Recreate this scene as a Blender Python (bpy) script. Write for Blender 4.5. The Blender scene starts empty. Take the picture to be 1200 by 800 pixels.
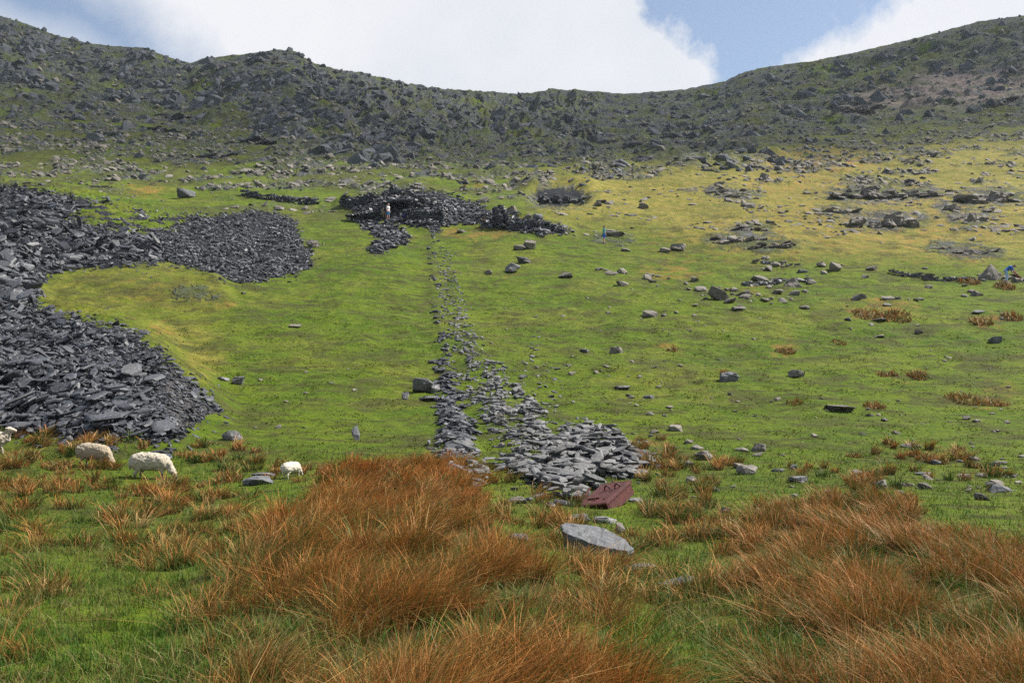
import bpy, bmesh, math, random
import numpy as np
from mathutils import Vector, Matrix, noise as mnoise
random.seed(7)
RNG = np.random.default_rng(11)
C = bpy.context.scene.collection
scene = bpy.context.scene

# ------------------------------------------------------------------ camera
F = 1167.0                      # focal length in photo pixels (1200 wide)
TH = math.atan(70 / F)
CT, ST = math.cos(TH), math.sin(TH)
cam_d = bpy.data.cameras.new('camera')
cam = bpy.data.objects.new('camera', cam_d)
C.objects.link(cam)
cam_d.sensor_width = 36; cam_d.lens = 35.0
cam_d.clip_start = 0.1; cam_d.clip_end = 6000
cam.location = (0, 0, 0)
cam.rotation_euler = (math.pi / 2 + TH, 0, 0)
scene.camera = cam

def project(x, y, z):
    d = y * CT + z * ST
    d = np.maximum(d, 1e-3)
    return 600 + F * x / d, 400 - F * (z * CT - y * ST) / d

def st_of(px, py):
    u = (px - 600) / F; v = (400 - py) / F
    k = CT - v * ST
    return u / k, (ST + v * CT) / k

# ------------------------------------------------------------------ numpy noise
_p = np.random.default_rng(3).permutation(4096)
_g = np.random.default_rng(4).uniform(0, 2 * np.pi, 4096)
_gx, _gy = np.cos(_g), np.sin(_g)
def perlin(x, y, seed=0):
    x = x + seed * 37.31; y = y - seed * 51.77
    xi = np.floor(x).astype(np.int64); yi = np.floor(y).astype(np.int64)
    xf = x - xi; yf = y - yi
    u = xf * xf * xf * (xf * (xf * 6 - 15) + 10); v = yf * yf * yf * (yf * (yf * 6 - 15) + 10)
    def gr(ix, iy, dx, dy):
        h = _p[(_p[ix & 4095] + iy) & 4095]
        return _gx[h] * dx + _gy[h] * dy
    a = gr(xi, yi, xf, yf); b = gr(xi + 1, yi, xf - 1, yf)
    c = gr(xi, yi + 1, xf, yf - 1); d = gr(xi + 1, yi + 1, xf - 1, yf - 1)
    return ((a + u * (b - a)) * (1 - v) + (c + u * (d - c)) * v) * 1.5
def fbm(x, y, o=4, seed=0, gain=0.5, lac=2.03):
    s = 0; a = 1.0; n = 0
    for i in range(o):
        s = s + a * perlin(x, y, seed + i * 7); n += a; a *= gain; x = x * lac; y = y * lac
    return s / n
def ridged(x, y, o=4, seed=0, gain=0.55):
    s = 0; a = 1.0; n = 0
    for i in range(o):
        s = s + a * (1 - np.abs(perlin(x, y, seed + i * 5)) * 2); n += a; a *= gain; x = x * 2.07; y = y * 2.07
    return s / n
def sstep(a, b, x):
    t = np.clip((x - a) / (b - a), 0, 1)
    return t * t * (3 - 2 * t)

def poly(PX, PY, pts, soft=6.0):
    """1 inside, 0 outside, soft edge"""
    out = np.zeros(PX.shape, np.float32)
    xs = [p[0] for p in pts]; ys = [p[1] for p in pts]
    m = (PX > min(xs) - soft) & (PX < max(xs) + soft) & (PY > min(ys) - soft) & (PY < max(ys) + soft)
    x = PX[m]; y = PY[m]
    if x.size == 0: return out
    d = np.full(x.shape, 1e9); ins = np.zeros(x.shape, bool)
    n = len(pts)
    for i in range(n):
        x0, y0 = pts[i]; x1, y1 = pts[(i + 1) % n]
        ex, ey = x1 - x0, y1 - y0
        t = np.clip(((x - x0) * ex + (y - y0) * ey) / (ex * ex + ey * ey + 1e-9), 0, 1)
        d = np.minimum(d, (x - x0 - t * ex) ** 2 + (y - y0 - t * ey) ** 2)
        c = (y0 > y) != (y1 > y)
        with np.errstate(divide='ignore', invalid='ignore'):
            ins ^= c & (x < ex * (y - y0) / (ey if ey != 0 else 1e-9) + x0)
    d = np.sqrt(d) * np.where(ins, 1, -1)
    out[m] = sstep(-soft, soft, d)
    return out
def line(PX, PY, pts, w, soft=4.0):
    """1 near a polyline; w a width or list of widths"""
    out = np.zeros(PX.shape, np.float32)
    if not hasattr(w, '__len__'): w = [w] * len(pts)
    W = max(w) + soft
    xs = [p[0] for p in pts]; ys = [p[1] for p in pts]
    m = (PX > min(xs) - W) & (PX < max(xs) + W) & (PY > min(ys) - W) & (PY < max(ys) + W)
    x = PX[m]; y = PY[m]; best = np.full(x.shape, -1e9)
    for i in range(len(pts) - 1):
        x0, y0 = pts[i]; x1, y1 = pts[i + 1]
        ex, ey = x1 - x0, y1 - y0
        t = np.clip(((x - x0) * ex + (y - y0) * ey) / (ex * ex + ey * ey + 1e-9), 0, 1)
        d = np.hypot(x - x0 - t * ex, y - y0 - t * ey)
        best = np.maximum(best, w[i] + (w[i + 1] - w[i]) * t - d)
    out[m] = sstep(-soft, soft, best)
    return out
def blob(PX, PY, cx, cy, rx, ry):
    return sstep(1.25, 0.65, np.sqrt(((PX - cx) / rx) ** 2 + ((PY - cy) / ry) ** 2)).astype(np.float32)

# ------------------------------------------------------------------ terrain grid
prof_py = [1400, 1000, 830, 800, 740, 700, 660, 630, 600, 570, 550, 520, 500, 475, 450, 425, 400, 375, 350, 325, 300, 275, 250, 225, 200]
prof_y = [2.2, 3.6, 5.4, 6.0, 7.9, 9.6, 12.2, 15, 18.6, 23, 26, 30.5, 34, 38.3, 43, 48.2, 54, 60.5, 68, 76.5, 86, 98, 112, 131, 155]
ridge_px = [-700, -400, -200, -60, 0, 30, 60, 100, 130, 170, 200, 222, 240, 290, 325, 345, 370, 400, 430, 470, 520, 570, 610, 650, 700, 730, 800, 850, 870, 900, 950, 1000, 1060, 1100, 1150, 1200, 1300, 1500, 1900]
ridge_py = [-40, -20, -8, 6, 19, 28, 40, 50, 54, 56, 68, 74, 68, 63, 58, 60, 75, 82, 86, 96, 104, 107, 110, 104, 107, 110, 105, 95, 85, 78, 72, 62, 48, 38, 25, 18, 2, -20, -40]
ridge_d = np.interp(ridge_px, [-700, 0, 200, 345, 480, 620, 800, 950, 1200, 1900], [300, 318, 330, 325, 380, 440, 430, 390, 350, 340])

s_in = np.linspace(-0.555, 0.555, 1060)
s_out = np.concatenate([np.linspace(0.557, 0.7, 60), np.linspace(0.71, 1.8, 60)])
S = np.concatenate([-s_out[::-1], s_in, s_out])
py_rows = np.concatenate([np.linspace(1400, 860, 40), np.arange(858, 196, -0.8)])
y_rows = np.interp(-py_rows, -np.array(prof_py, float), prof_y)
k = np.ones(41) / 41                            # smooth the spacing
y_rows = np.concatenate([y_rows[:20], np.convolve(y_rows, k, 'valid'), y_rows[-20:]])
y_rows = np.unique(np.round(y_rows, 5))
ext = np.concatenate([np.arange(y_rows[-1] + 0.45, 300, 0.5), np.arange(300, 470, 0.55), np.linspace(472, 900, 40)])
Y = np.concatenate([y_rows, ext])
NR, NC = len(Y), len(S)

Z = np.zeros((NR, NC), np.float64)
hard = np.array(prof_py, float); harty = np.array(prof_y)
t_c = np.array([st_of(600.0, p)[1] for p in hard])
for j, s in enumerate(S):
    pxr = 600 + F * 0.981 * s
    rp = np.interp(pxr, ridge_px, ridge_py); rd = np.interp(pxr, ridge_px, ridge_d)
    fr = np.array([0.3, 0.55, 0.78, 1.0])
    yy = 155 + (rd - 155) * np.array([0.34, 0.62, 0.82, 1.0])
    tt = np.array([st_of(600.0, 200 + (rp - 200) * f)[1] for f in fr])
    ty = np.concatenate([harty, yy]); t = np.concatenate([t_c, tt])
    T = np.interp(np.log(Y), np.log(ty), t)
    z = T * Y
    zr = tt[-1] * rd
    z = np.where(Y > rd, zr - 0.22 * (Y - rd), z)
    Z[:, j] = z
def smooth_rows(A, n):
    k = np.ones(n) / n
    P = np.concatenate([np.repeat(A[:1], n // 2, 0), A, np.repeat(A[-1:], n // 2, 0)])
    cs = np.cumsum(np.concatenate([np.zeros((1, A.shape[1])), P]), 0)
    return (cs[n:] - cs[:-n]) / n
Zs = smooth_rows(Z, 31)
wr = sstep(250, 300, Y)[:, None]
Z = Zs * (1 - wr) + smooth_rows(Z, 7) * wr
YY = np.repeat(Y[:, None], NC, 1); SS = np.repeat(S[None], NR, 0)
XX = SS * YY
BX, BY = project(XX, YY, Z)              # base picture position (only to sketch where each zone of the hillside lies)

# zone outlines (traced as zones of the hillside)
FAN = [(-90, 356), (20, 358), (60, 368), (100, 376), (140, 386), (168, 396), (190, 412), (205, 432), (232, 455), (252, 482), (222, 498), (200, 517), (120, 516), (40, 508), (-90, 500)]
UPP = [(-90, 212), (0, 218), (60, 226), (120, 238), (200, 252), (250, 254), (300, 246), (345, 256), (350, 280), (368, 300), (362, 316), (330, 325), (282, 332), (255, 322), (200, 306), (140, 312), (70, 318), (48, 334), (40, 358), (20, 362), (-90, 380)]
MOUND = [(62, 322), (100, 314), (200, 308), (262, 324), (272, 345), (240, 366), (150, 366), (90, 372), (48, 360), (45, 338)]
INC_L = ([(512, 262), (506, 300), (512, 350), (517, 400), (521, 440), (530, 480), (534, 510), (536, 528)], [7, 5, 4, 6, 9, 13, 17, 18])
INC_R = ([(532, 300), (536, 350), (545, 390), (560, 430), (585, 470), (610, 500)], [2, 4, 9, 17, 28, 30])
PILE = [(640, 512), (700, 506), (745, 528), (762, 546), (740, 556), (700, 562), (672, 578), (640, 574), (600, 556), (592, 545), (632, 530)]
ADIT = [(395, 240), (425, 232), (452, 226), (480, 222), (520, 226), (555, 240), (590, 252), (640, 262), (672, 272), (640, 276), (580, 266), (540, 262), (500, 268), (440, 258), (425, 250)]
HEAP2 = [(412, 252), (440, 258), (475, 272), (480, 284), (462, 290), (440, 299), (430, 290), (445, 280), (425, 270)]
PIT = (655, 231, 34, 13)

nz = lambda sc, o=3, sd=0: fbm(XX / sc, YY / sc, o, sd)
B = np.zeros_like(Z)
B += 1.5 * poly(BX, BY, FAN, 34) + 2.2 * poly(BX, BY, UPP, 26) * sstep(420, 0, BX)
B += 0.9 * poly(BX, BY, [(60, 330), (150, 318), (262, 330), (262, 352), (150, 360), (60, 352)], 22)
B += 0.12 * line(BX, BY, *INC_L, soft=12) + 0.12 * line(BX, BY, *INC_R, soft=14) + 0.16 * poly(BX, BY, PILE, 26)
B += 1.3 * poly(BX, BY, ADIT, 9)
B -= 1.4 * blob(BX, BY, *PIT)
B += 0.9 * blob(BX, BY, 655, 217, 50, 9)
B += 0.5 * poly(BX, BY, [(395, 262), (430, 258), (480, 290), (470, 330), (400, 360)], 60)
B += 0.3 * poly(BX, BY, [(290, 620), (380, 545), (520, 545), (600, 640), (760, 800), (260, 800)], 90)
B += 0.2 * poly(BX, BY, [(880, 620), (1000, 595), (1210, 650), (1210, 800), (930, 780)], 90)
Z += B
rockz = sstep(205, 140, BY + 26 * nz(14, 4, 5)) * (YY > 100)
foot = np.interp(BX, [0, 200, 330, 450, 560, 640, 800, 860, 930, 1000, 1100, 1200], [122, 132, 155, 182, 172, 170, 182, 190, 155, 142, 126, 116])
crag = sstep(26, -20, BY - foot + 34 * nz(16, 4, 9) + 22 * fbm(XX / 7, YY / 22, 3, 10)).astype(np.float64) * (YY > 120)
# undulation and turf steps
mid = sstep(20, 40, YY)
Z += 0.10 * nz(3.2, 3, 1) * sstep(4, 12, YY) + 0.35 * nz(14, 3, 2) * mid
Z += 0.17 * fbm(XX / 2.2, (YY + 2.0 * nz(9, 2, 3)) / 1.1, 4, 4) * sstep(26, 42, YY)
Z += .30 * np.clip(nz(2.6, 3, 22), 0, 1) * sstep(30, 50, YY) + .5 * nz(26, 2, 23) * sstep(40, 70, YY)
Z += 0.022 * nz(0.45, 2, 21) * sstep(90, 20, YY)
Z += 0.9 * nz(10, 4, 6) * sstep(95, 160, YY)
slate_soft = np.maximum(poly(BX, BY, FAN, 10), poly(BX, BY, UPP, 10))
Z += 0.12 * nz(0.9, 3, 8) * slate_soft * np.clip(YY / 45, .6, 3) + .45 * ridged(XX / 7 + nz(5, 2, 24), YY / 2.6, 3, 25) * slate_soft * np.clip(YY / 60, .5, 1.6) * sstep(140, 30, np.abs(BX - 0) - 60)
# crags: tilted strata and blocky ribs
ang = np.interp(BX, [0, 400, 700, 1200], [0.9, 0.7, -0.2, -0.75])
ca, sa = np.cos(ang), np.sin(ang)
ridge_y = np.interp(600 + F * 0.981 * SS, ridge_px, ridge_d)
near_top = sstep(2, 26, np.abs(ridge_y - YY)) * 0.75 + 0.25
for L, A, o, asp, sd in ((24, 6.5, 3, 2.0, 31), (9, 2.2, 3, 1.6, 41), (3.2, .7, 3, 1.4, 47)):
    xa = (XX * ca + YY * sa * 0.8) / L; ya = (-XX * sa + YY * ca * 0.8) / (L * asp)
    Z += crag * A * (ridged(xa, ya, o, sd) - 0.45) * near_top
Z += crag * 1.1 * np.abs(nz(2.4, 3, 51)) * near_top
# boulder-strewn middle ground between turf and crags
pat = sstep(0.03, 0.22, nz(11, 4, 61) + 0.28 * sstep(235, 165, BY) - 0.12 * sstep(600, 900, BX)) * sstep(108, 140, YY) * (1 - crag)
Z += pat * 0.55 * np.abs(nz(1.7, 3, 62)) * 2
xwob = 3.0 * nz(6, 2, 71); ZV = Z

# make the skyline follow the traced ridge
T = Z / YY
PXv, PYv = project(XX, YY, Z)
top = np.where(YY < ridge_y + 14, PYv, 9999).min(0)
want = np.interp(600 + F * 0.981 * S, ridge_px, ridge_py)
corr = top - want                                     # >0: skyline too low
kk = np.ones(15) / 15
corr = np.convolve(np.pad(corr, 7, 'edge'), kk, 'valid')
Z += (corr[None] * (YY / F)) * sstep(200, 300, YY)
PX, PY = project(XX, YY, Z)
T = Z / YY
CUM = np.maximum.accumulate(T, 0)

_lnYidx = np.arange(NR, dtype=float)
def height(x, y):
    x = np.asarray(x, float); y = np.asarray(y, float)
    fi = np.interp(y, Y, _lnYidx); fj = np.interp(x / y, S, np.arange(NC, dtype=float))
    i = np.clip(fi.astype(int), 0, NR - 2); j = np.clip(fj.astype(int), 0, NC - 2)
    a = fi - i; b = fj - j
    return (Z[i, j] * (1 - a) * (1 - b) + Z[i + 1, j] * a * (1 - b) + Z[i, j + 1] * (1 - a) * b + Z[i + 1, j + 1] * a * b)
def cast(px, py):
    s, t = st_of(px, py)
    j = int(round(float(np.interp(s, S, np.arange(NC)))))
    i = int(np.searchsorted(CUM[:, j], t))
    i = min(max(i, 1), NR - 1)
    a = (t - CUM[i - 1, j]) / max(CUM[i, j] - CUM[i - 1, j], 1e-9)
    y = Y[i - 1] + (Y[i] - Y[i - 1]) * min(max(a, 0), 1)
    x = s * y
    return float(x), float(y), float(height(x, y))
e1 = np.gradient(Z, axis=0) / np.gradient(Y)[:, None]
e2 = np.gradient(Z, axis=1) / (np.gradient(S)[None] * YY)       # dz/dx at fixed y
NY = -(e1 - e2 * SS); NX = -e2
nl = np.sqrt(NX ** 2 + NY ** 2 + 1); NX, NY, NZ = NX / nl, NY / nl, 1 / nl
def normal(x, y):
    i = np.clip(np.interp(y, Y, _lnYidx).round().astype(int), 0, NR - 1)
    j = np.clip(np.interp(np.asarray(x) / y, S, np.arange(NC)).round().astype(int), 0, NC - 1)
    return np.stack([NX[i, j], NY[i, j], NZ[i, j]], -1)

# picture-area weight of each cell, for scattering
AREA = np.zeros_like(Z)
dpy = np.clip(PY[:-1] - PY[1:], 0, 8); dpx = np.gradient(PX, axis=1)
AREA[:-1] = dpy * np.abs(dpx[:-1]); AREA[T < CUM - 1e-4] *= 0.25
INVIEW = (PX > -60) & (PX < 1260) & (PY < 1010)
def scatter(mask, n, metric=0.0):
    """n points; density follows mask; metric 0 = even over the picture, 1 = even over the ground"""
    w = AREA * np.clip(mask, 0, None) * INVIEW
    if metric: w = w * (YY / 50.0) ** (metric)
    c = np.cumsum(w.ravel()); 
    if c[-1] <= 0: return np.zeros((0,)), np.zeros((0,)), np.zeros((0,), int), np.zeros((0,), int)
    r = np.searchsorted(c, RNG.uniform(0, c[-1], n))
    i, j = np.unravel_index(np.clip(r, 0, c.size - 1), w.shape)
    i = np.clip(i, 0, NR - 2); j = np.clip(j, 0, NC - 2)
    y = Y[i] + RNG.uniform(0, 1, n) * (Y[i + 1] - Y[i])
    s = S[j] + RNG.uniform(0, 1, n) * (S[j + 1] - S[j])
    return s * y, y, i, j

# ------------------------------------------------------------------ ground cover masks on final picture positions
_wa = 14 * np.clip(60 / YY, .35, 1.2)
wx = PX + _wa * (nz(1.6, 3, 81) + .9 * nz(.5, 2, 83)); wy = PY + .6 * _wa * (nz(1.4, 3, 82) + .9 * nz(.5, 2, 84))
fan = poly(wx, wy, FAN, 3); upp = poly(wx, wy, UPP, 3)
upgap = poly(wx, wy, [(70, 254), (110, 236), (160, 242), (222, 256), (205, 272), (160, 276), (110, 270)], 7)
adit = poly(wx, wy, ADIT, 3); heap2 = poly(wx, wy, HEAP2, 3)
brk = np.maximum(sstep(405, 450, PY), .12 + .7 * sstep(.0, .22, fbm(XX / .9, YY / 2.6, 3, 93)))
incl = line(wx, wy, *INC_L, soft=3) * np.maximum(brk, sstep(285, 265, PY)); incr = line(wx, wy, *INC_R, soft=6); pile = poly(wx + 34 * nz(1.5, 3, 85), wy + 15 * nz(1.5, 3, 86), PILE, 5) * (1 - .8 * sstep(.18, .3, fbm(XX / 1.0, YY / 1.4, 2, 87)))
pit = blob(wx, wy, 655, 231, 31, 12)
slate = np.clip(np.maximum.reduce([fan, upp, adit * 0.9, heap2 * .85, incl * 0.75, pile * 0.8, pit * .7]) , 0, 1)
slate = slate * (1 - upgap * sstep(-0.3, 0.1, nz(2.2, 3, 91)))
gravel = poly(wx, wy, [(150, 400), (205, 430), (250, 482), (205, 515), (165, 470), (185, 440)], 14)
streaks = sstep(-.06, 0.14, fbm(XX / .7, YY / 2.4, 3, 92)) * incr
slate = np.maximum(slate, streaks * .45)
lower = sstep(0.10, 0.28, fbm(XX / 9, YY / 6, 4, 65)) * sstep(100, 118, YY) * (BY > 190)
rock = np.clip(crag * sstep(-0.38, -0.14, nz(13, 5, 95) + 0.12 * nz(3, 3, 96)) + pat * 0.9 * sstep(-.3, .0, nz(2.2, 3, 97)) , 0, 1)
# pale scree on the right-hand cliff
scree = poly(PX, PY, [(980, 128), (1000, 108), (1060, 95), (1120, 84), (1210, 80), (1210, 112), (1110, 124)], 14) * sstep(-.25, .15, ridged((XX * .7 + YY * .7) / 5, (YY - XX) / 30, 3, 98) - .4)
dry = poly(wx, wy, [(610, 205), (720, 190), (860, 178), (1000, 165), (1260, 150), (1260, 300), (1000, 300), (860, 290), (760, 265), (640, 262)], 26)  # dried grass; the yellow of the sunlit band is painted in with it
dry = np.maximum(dry, .22 * sstep(0.0, .3, nz(8, 3, 99)) * (PY > 150) * (PY < 480))
dry = np.clip(np.maximum(dry, .45 * poly(wx, wy, MOUND, 8)), 0, 1)
dry = np.maximum(dry, .6 * poly(wx, wy, [(150, 372), (240, 372), (270, 420), (240, 450), (215, 430), (190, 398)], 14))
orng = np.zeros_like(Z)
for a in ((955, 188, 75, 16, 1), (930, 215, 60, 14, .5), (560, 272, 45, 9, .9), (600, 258, 30, 6, .6), (790, 318, 42, 14, .7), (1030, 362, 42, 14, 1), (1040, 260, 160, 40, .45), (865, 285, 130, 28, .35), (1120, 300, 60, 10, .5),
          (920, 408, 16, 8, .9), (1160, 375, 20, 8, .9), (1060, 437, 30, 7, .7), (1150, 462, 40, 12, .7), (1042, 515, 14, 8, 1), (1090, 530, 34, 9, .8), (762, 525, 20, 16, .9), (170, 222, 26, 9, 1), (560, 215, 20, 10, .6), (440, 168, 22, 6, .8), (870, 340, 50, 8, .3), (185, 385, 16, 6, .7), (265, 357, 12, 6, .7), (785, 408, 12, 5, .7), (600, 320, 8, 4, .6), (180, 343, 60, 14, .35)):
    orng = np.maximum(orng, a[4] * blob(wx, wy, *a[:4]))
orng = .8 * orng * sstep(-.22, .22, nz(1.8, 4, 100))
heath = sstep(-.12, .22, fbm(XX / 16, YY / 11, 4, 110) + .30 * sstep(240, 170, PY) - .02) * sstep(310, 235, PY) * (1 - .75 * poly(PX, PY, [(620, 200), (860, 172), (1000, 160), (1300, 140), (1300, 330), (640, 280)], 40))
heath = np.maximum(heath, .9 * poly(PX, PY, [(60, 335), (130, 322), (270, 335), (262, 358), (170, 362), (70, 356)], 10) * sstep(-.15, .12, fbm(XX / 1.8, YY / 1.5, 4, 114)))
heath = np.maximum(heath, .9 * sstep(.03, .24, fbm(XX / 3.2, YY / 2.6, 5, 111, .65)) * (PY > 250) * (PY < 540))
moor = poly(PX, PY, [(880, 120), (900, 95), (1000, 70), (1060, 60), (1090, 80), (1030, 110), (960, 130)], 20) * sstep(-.2, .2, nz(12, 3, 101))
for a in ((1040, 258, 52, 13), (1020, 228, 60, 12), (1083, 226, 30, 9), (1137, 254, 26, 12), (1165, 230, 52, 12), (1114, 241, 20, 9), (985, 247, 30, 7), (868, 228, 26, 7), (842, 224, 18, 6), (866, 280, 40, 10), (905, 286, 36, 10), (880, 268, 30, 8), (1143, 294, 34, 9), (1103, 288, 20, 8), (655, 232, 38, 14), (720, 280, 26, 8)):
    rock = np.maximum(rock, blob(wx + 12 * nz(2.2, 3, 115), wy + 5 * nz(2.2, 3, 116), *a) * sstep(-.35, .0, nz(1.5, 3, 117)))
rock = rock * (1 - .75 * moor)
rock = np.maximum(rock, sstep(.0, .12, blob(wx + 10 * nz(1, 3, 112), wy, 225, 343, 24, 9) * .5 + .4 * nz(.9, 3, 113) - .2))
# rushes
RL = [(300, 604), (345, 580), (372, 556), (400, 540), (470, 532), (535, 534), (560, 562), (545, 600), (600, 630), (640, 665), (660, 700), (690, 735), (740, 780), (765, 1300), (150, 1300), (235, 800), (268, 735), (250, 690), (290, 640), (285, 600)]
RR = [(868, 596), (925, 578), (1010, 570), (1060, 575), (1100, 600), (1150, 618), (1270, 635), (1400, 1300), (960, 1300), (1010, 800), (915, 780), (890, 740), (925, 690), (890, 660), (862, 636)]
_up = .30 * F / YY
rushL = poly(PX - .1 * F / YY + 8 * nz(1.2, 2, 301), PY - _up, RL, 12); rushR = poly(PX + 8 * nz(1.2, 2, 302), PY - _up, RR, 14)
rush = np.maximum(rushL, rushR * .95)
fringe = np.zeros_like(Z)
for a in ((-15, 560, 60, 60, .6), (90, 560, 50, 20, .45), (60, 620, 80, 40, .5), (130, 625, 60, 36, .6), (215, 600, 70, 36, .65), (180, 655, 60, 55, .6), (250, 660, 40, 60, .7), (110, 580, 60, 16, .4), (40, 680, 50, 30, .3), (230, 740, 40, 30, .5), (330, 545, 60, 20, .5), (250, 540, 40, 20, .5), (600, 590, 60, 24, .45), (560, 560, 30, 12, .5), (765, 530, 24, 22, .9),
          (780, 640, 45, 40, .6), (720, 710, 80, 50, .7), (690, 660, 40, 20, .5), (830, 660, 40, 60, .6), (800, 600, 50, 30, .5), (840, 545, 30, 14, .5), (850, 720, 60, 60, .5), (650, 625, 40, 18, .5), (1010, 560, 120, 14, .5), (60, 520, 90, 16, .55), (1140, 560, 60, 12, .35), (700, 585, 40, 12, .35), (560, 640, 60, 40, .5), (20, 760, 60, 40, .15), (1080, 535, 60, 10, .5), (800, 560, 60, 20, .5)):
    fringe = np.maximum(fringe, a[4] * blob(PX, PY, *a[:4]))
fringe = fringe * (1 - rush)
fringe[YY > 34] *= .6
moss = np.maximum.reduce([blob(PX, PY, 745, 730, 26, 20), .75 * blob(PX, PY, 545, 565, 60, 34), .5 * blob(PX, PY, 735, 590, 50, 22), .4 * blob(PX, PY, 160, 700, 90, 60)]) * sstep(-.25, .15, nz(.6, 3, 303))

def mesh_obj(name, V, Fa, mat, parent=None, attrs=None, smooth=False):
    """V (n,3), Fa (m,3|4) int arrays"""
    me = bpy.data.meshes.new(name)
    V = np.ascontiguousarray(V, np.float32); Fa = np.ascontiguousarray(Fa, np.int32)
    m, kf = Fa.shape
    me.vertices.add(len(V)); me.vertices.foreach_set('co', V.ravel())
    me.loops.add(m * kf); me.loops.foreach_set('vertex_index', Fa.ravel())
    me.polygons.add(m); me.polygons.foreach_set('loop_start', np.arange(0, m * kf, kf, dtype=np.int32))
    me.polygons.foreach_set('use_smooth', np.full(m, smooth))
    me.update(calc_edges=True)
    for kx, a in (attrs or {}).items():
        if a.ndim == 1:
            at = me.attributes.new(kx, 'FLOAT', 'POINT'); at.data.foreach_set('value', np.ascontiguousarray(a, np.float32))
        else:
            at = me.attributes.new(kx, 'FLOAT_COLOR', 'POINT')
            c = np.ones((len(a), 4), np.float32); c[:, :3] = a; at.data.foreach_set('color', c.ravel())
    if mat: me.materials.append(mat)
    o = bpy.data.objects.new(name, me); C.objects.link(o)
    if parent: o.parent = parent
    return o
def tag(o, label=None, cat=None, group=None, kind=None):
    if label: o['label'] = label
    if cat: o['category'] = cat
    if group: o['group'] = group
    if kind: o['kind'] = kind
    return o

# ------------------------------------------------------------------ materials
class NT:
    def __init__(s, name):
        s.m = bpy.data.materials.new(name); s.m.use_nodes = True
        s.t = s.m.node_tree; s.t.nodes.clear()
        s.out = s.n('ShaderNodeOutputMaterial')
    def n(s, ty, **kw):
        nd = s.t.nodes.new(ty)
        for a, b in kw.items(): setattr(nd, a, b)
        return nd
    def l(s, a, b): s.t.links.new(a, b)
    def attr(s, name, col=False):
        a = s.n('ShaderNodeAttribute', attribute_name=name)
        return a.outputs['Color' if col else 'Fac']
    def noise(s, scale, detail=4, rough=0.55, vec=None, dist=0, stretch=None):
        if vec is None:
            tc = s.n('ShaderNodeTexCoord'); vec = tc.outputs['Object']
        if stretch:
            mp = s.n('ShaderNodeMapping'); mp.inputs['Scale'].default_value = stretch; s.l(vec, mp.inputs['Vector']); vec = mp.outputs[0]
        x = s.n('ShaderNodeTexNoise'); x.inputs['Scale'].default_value = scale; x.inputs['Detail'].default_value = detail
        x.inputs['Roughness'].default_value = rough; x.inputs['Distortion'].default_value = dist
        s.l(vec, x.inputs['Vector']); return x.outputs['Fac']
    def ramp(s, fac, stops):
        r = s.n('ShaderNodeValToRGB'); e = r.color_ramp.elements
        while len(e) < len(stops): e.new(0.5)
        for q, (p, c) in zip(e, stops):
            q.position = p; q.color = (c[0], c[1], c[2], 1) if hasattr(c, '__len__') else (c, c, c, 1)
        s.l(fac, r.inputs[0]); return r.outputs['Color']
    def mix(s, fac, a, b, blend='MIX'):
        x = s.n('ShaderNodeMix', data_type='RGBA', blend_type=blend)
        for i, v in ((0, fac), (6, a), (7, b)):
            if hasattr(v, 'is_linked') or hasattr(v, 'node'): s.l(v, x.inputs[i])
            else: x.inputs[i].default_value = v if i == 0 else ((*v, 1) if len(v) == 3 else v)
        return x.outputs[2]
    def math(s, op, a, b=0.0, clamp=False):
        x = s.n('ShaderNodeMath', operation=op); x.use_clamp = clamp
        for i, v in ((0, a), (1, b)):
            if hasattr(v, 'node'): s.l(v, x.inputs[i])
            else: x.inputs[i].default_value = v
        return x.outputs[0]
    def bump(s, h, strength=0.5, dist=0.05, nrm=None):
        b = s.n('ShaderNodeBump'); b.inputs['Strength'].default_value = strength; b.inputs['Distance'].default_value = dist
        s.l(h, b.inputs['Height'])
        if nrm is not None: s.l(nrm, b.inputs['Normal'])
        return b.outputs[0]
    def bsdf(s, col, rough=0.8, nrm=None, spec=0.3, sheen=0, metal=0):
        b = s.n('ShaderNodeBsdfPrincipled')
        if hasattr(col, 'node'): s.l(col, b.inputs['Base Color'])
        else: b.inputs['Base Color'].default_value = (*col, 1)
        if hasattr(rough, 'node'): s.l(rough, b.inputs['Roughness'])
        else: b.inputs['Roughness'].default_value = rough
        b.inputs['Specular IOR Level'].default_value = spec; b.inputs['Metallic'].default_value = metal
        b.inputs['Sheen Weight'].default_value = sheen
        if nrm is not None: s.l(nrm, b.inputs['Normal'])
        s.l(b.outputs[0], s.out.inputs['Surface']); return b

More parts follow.
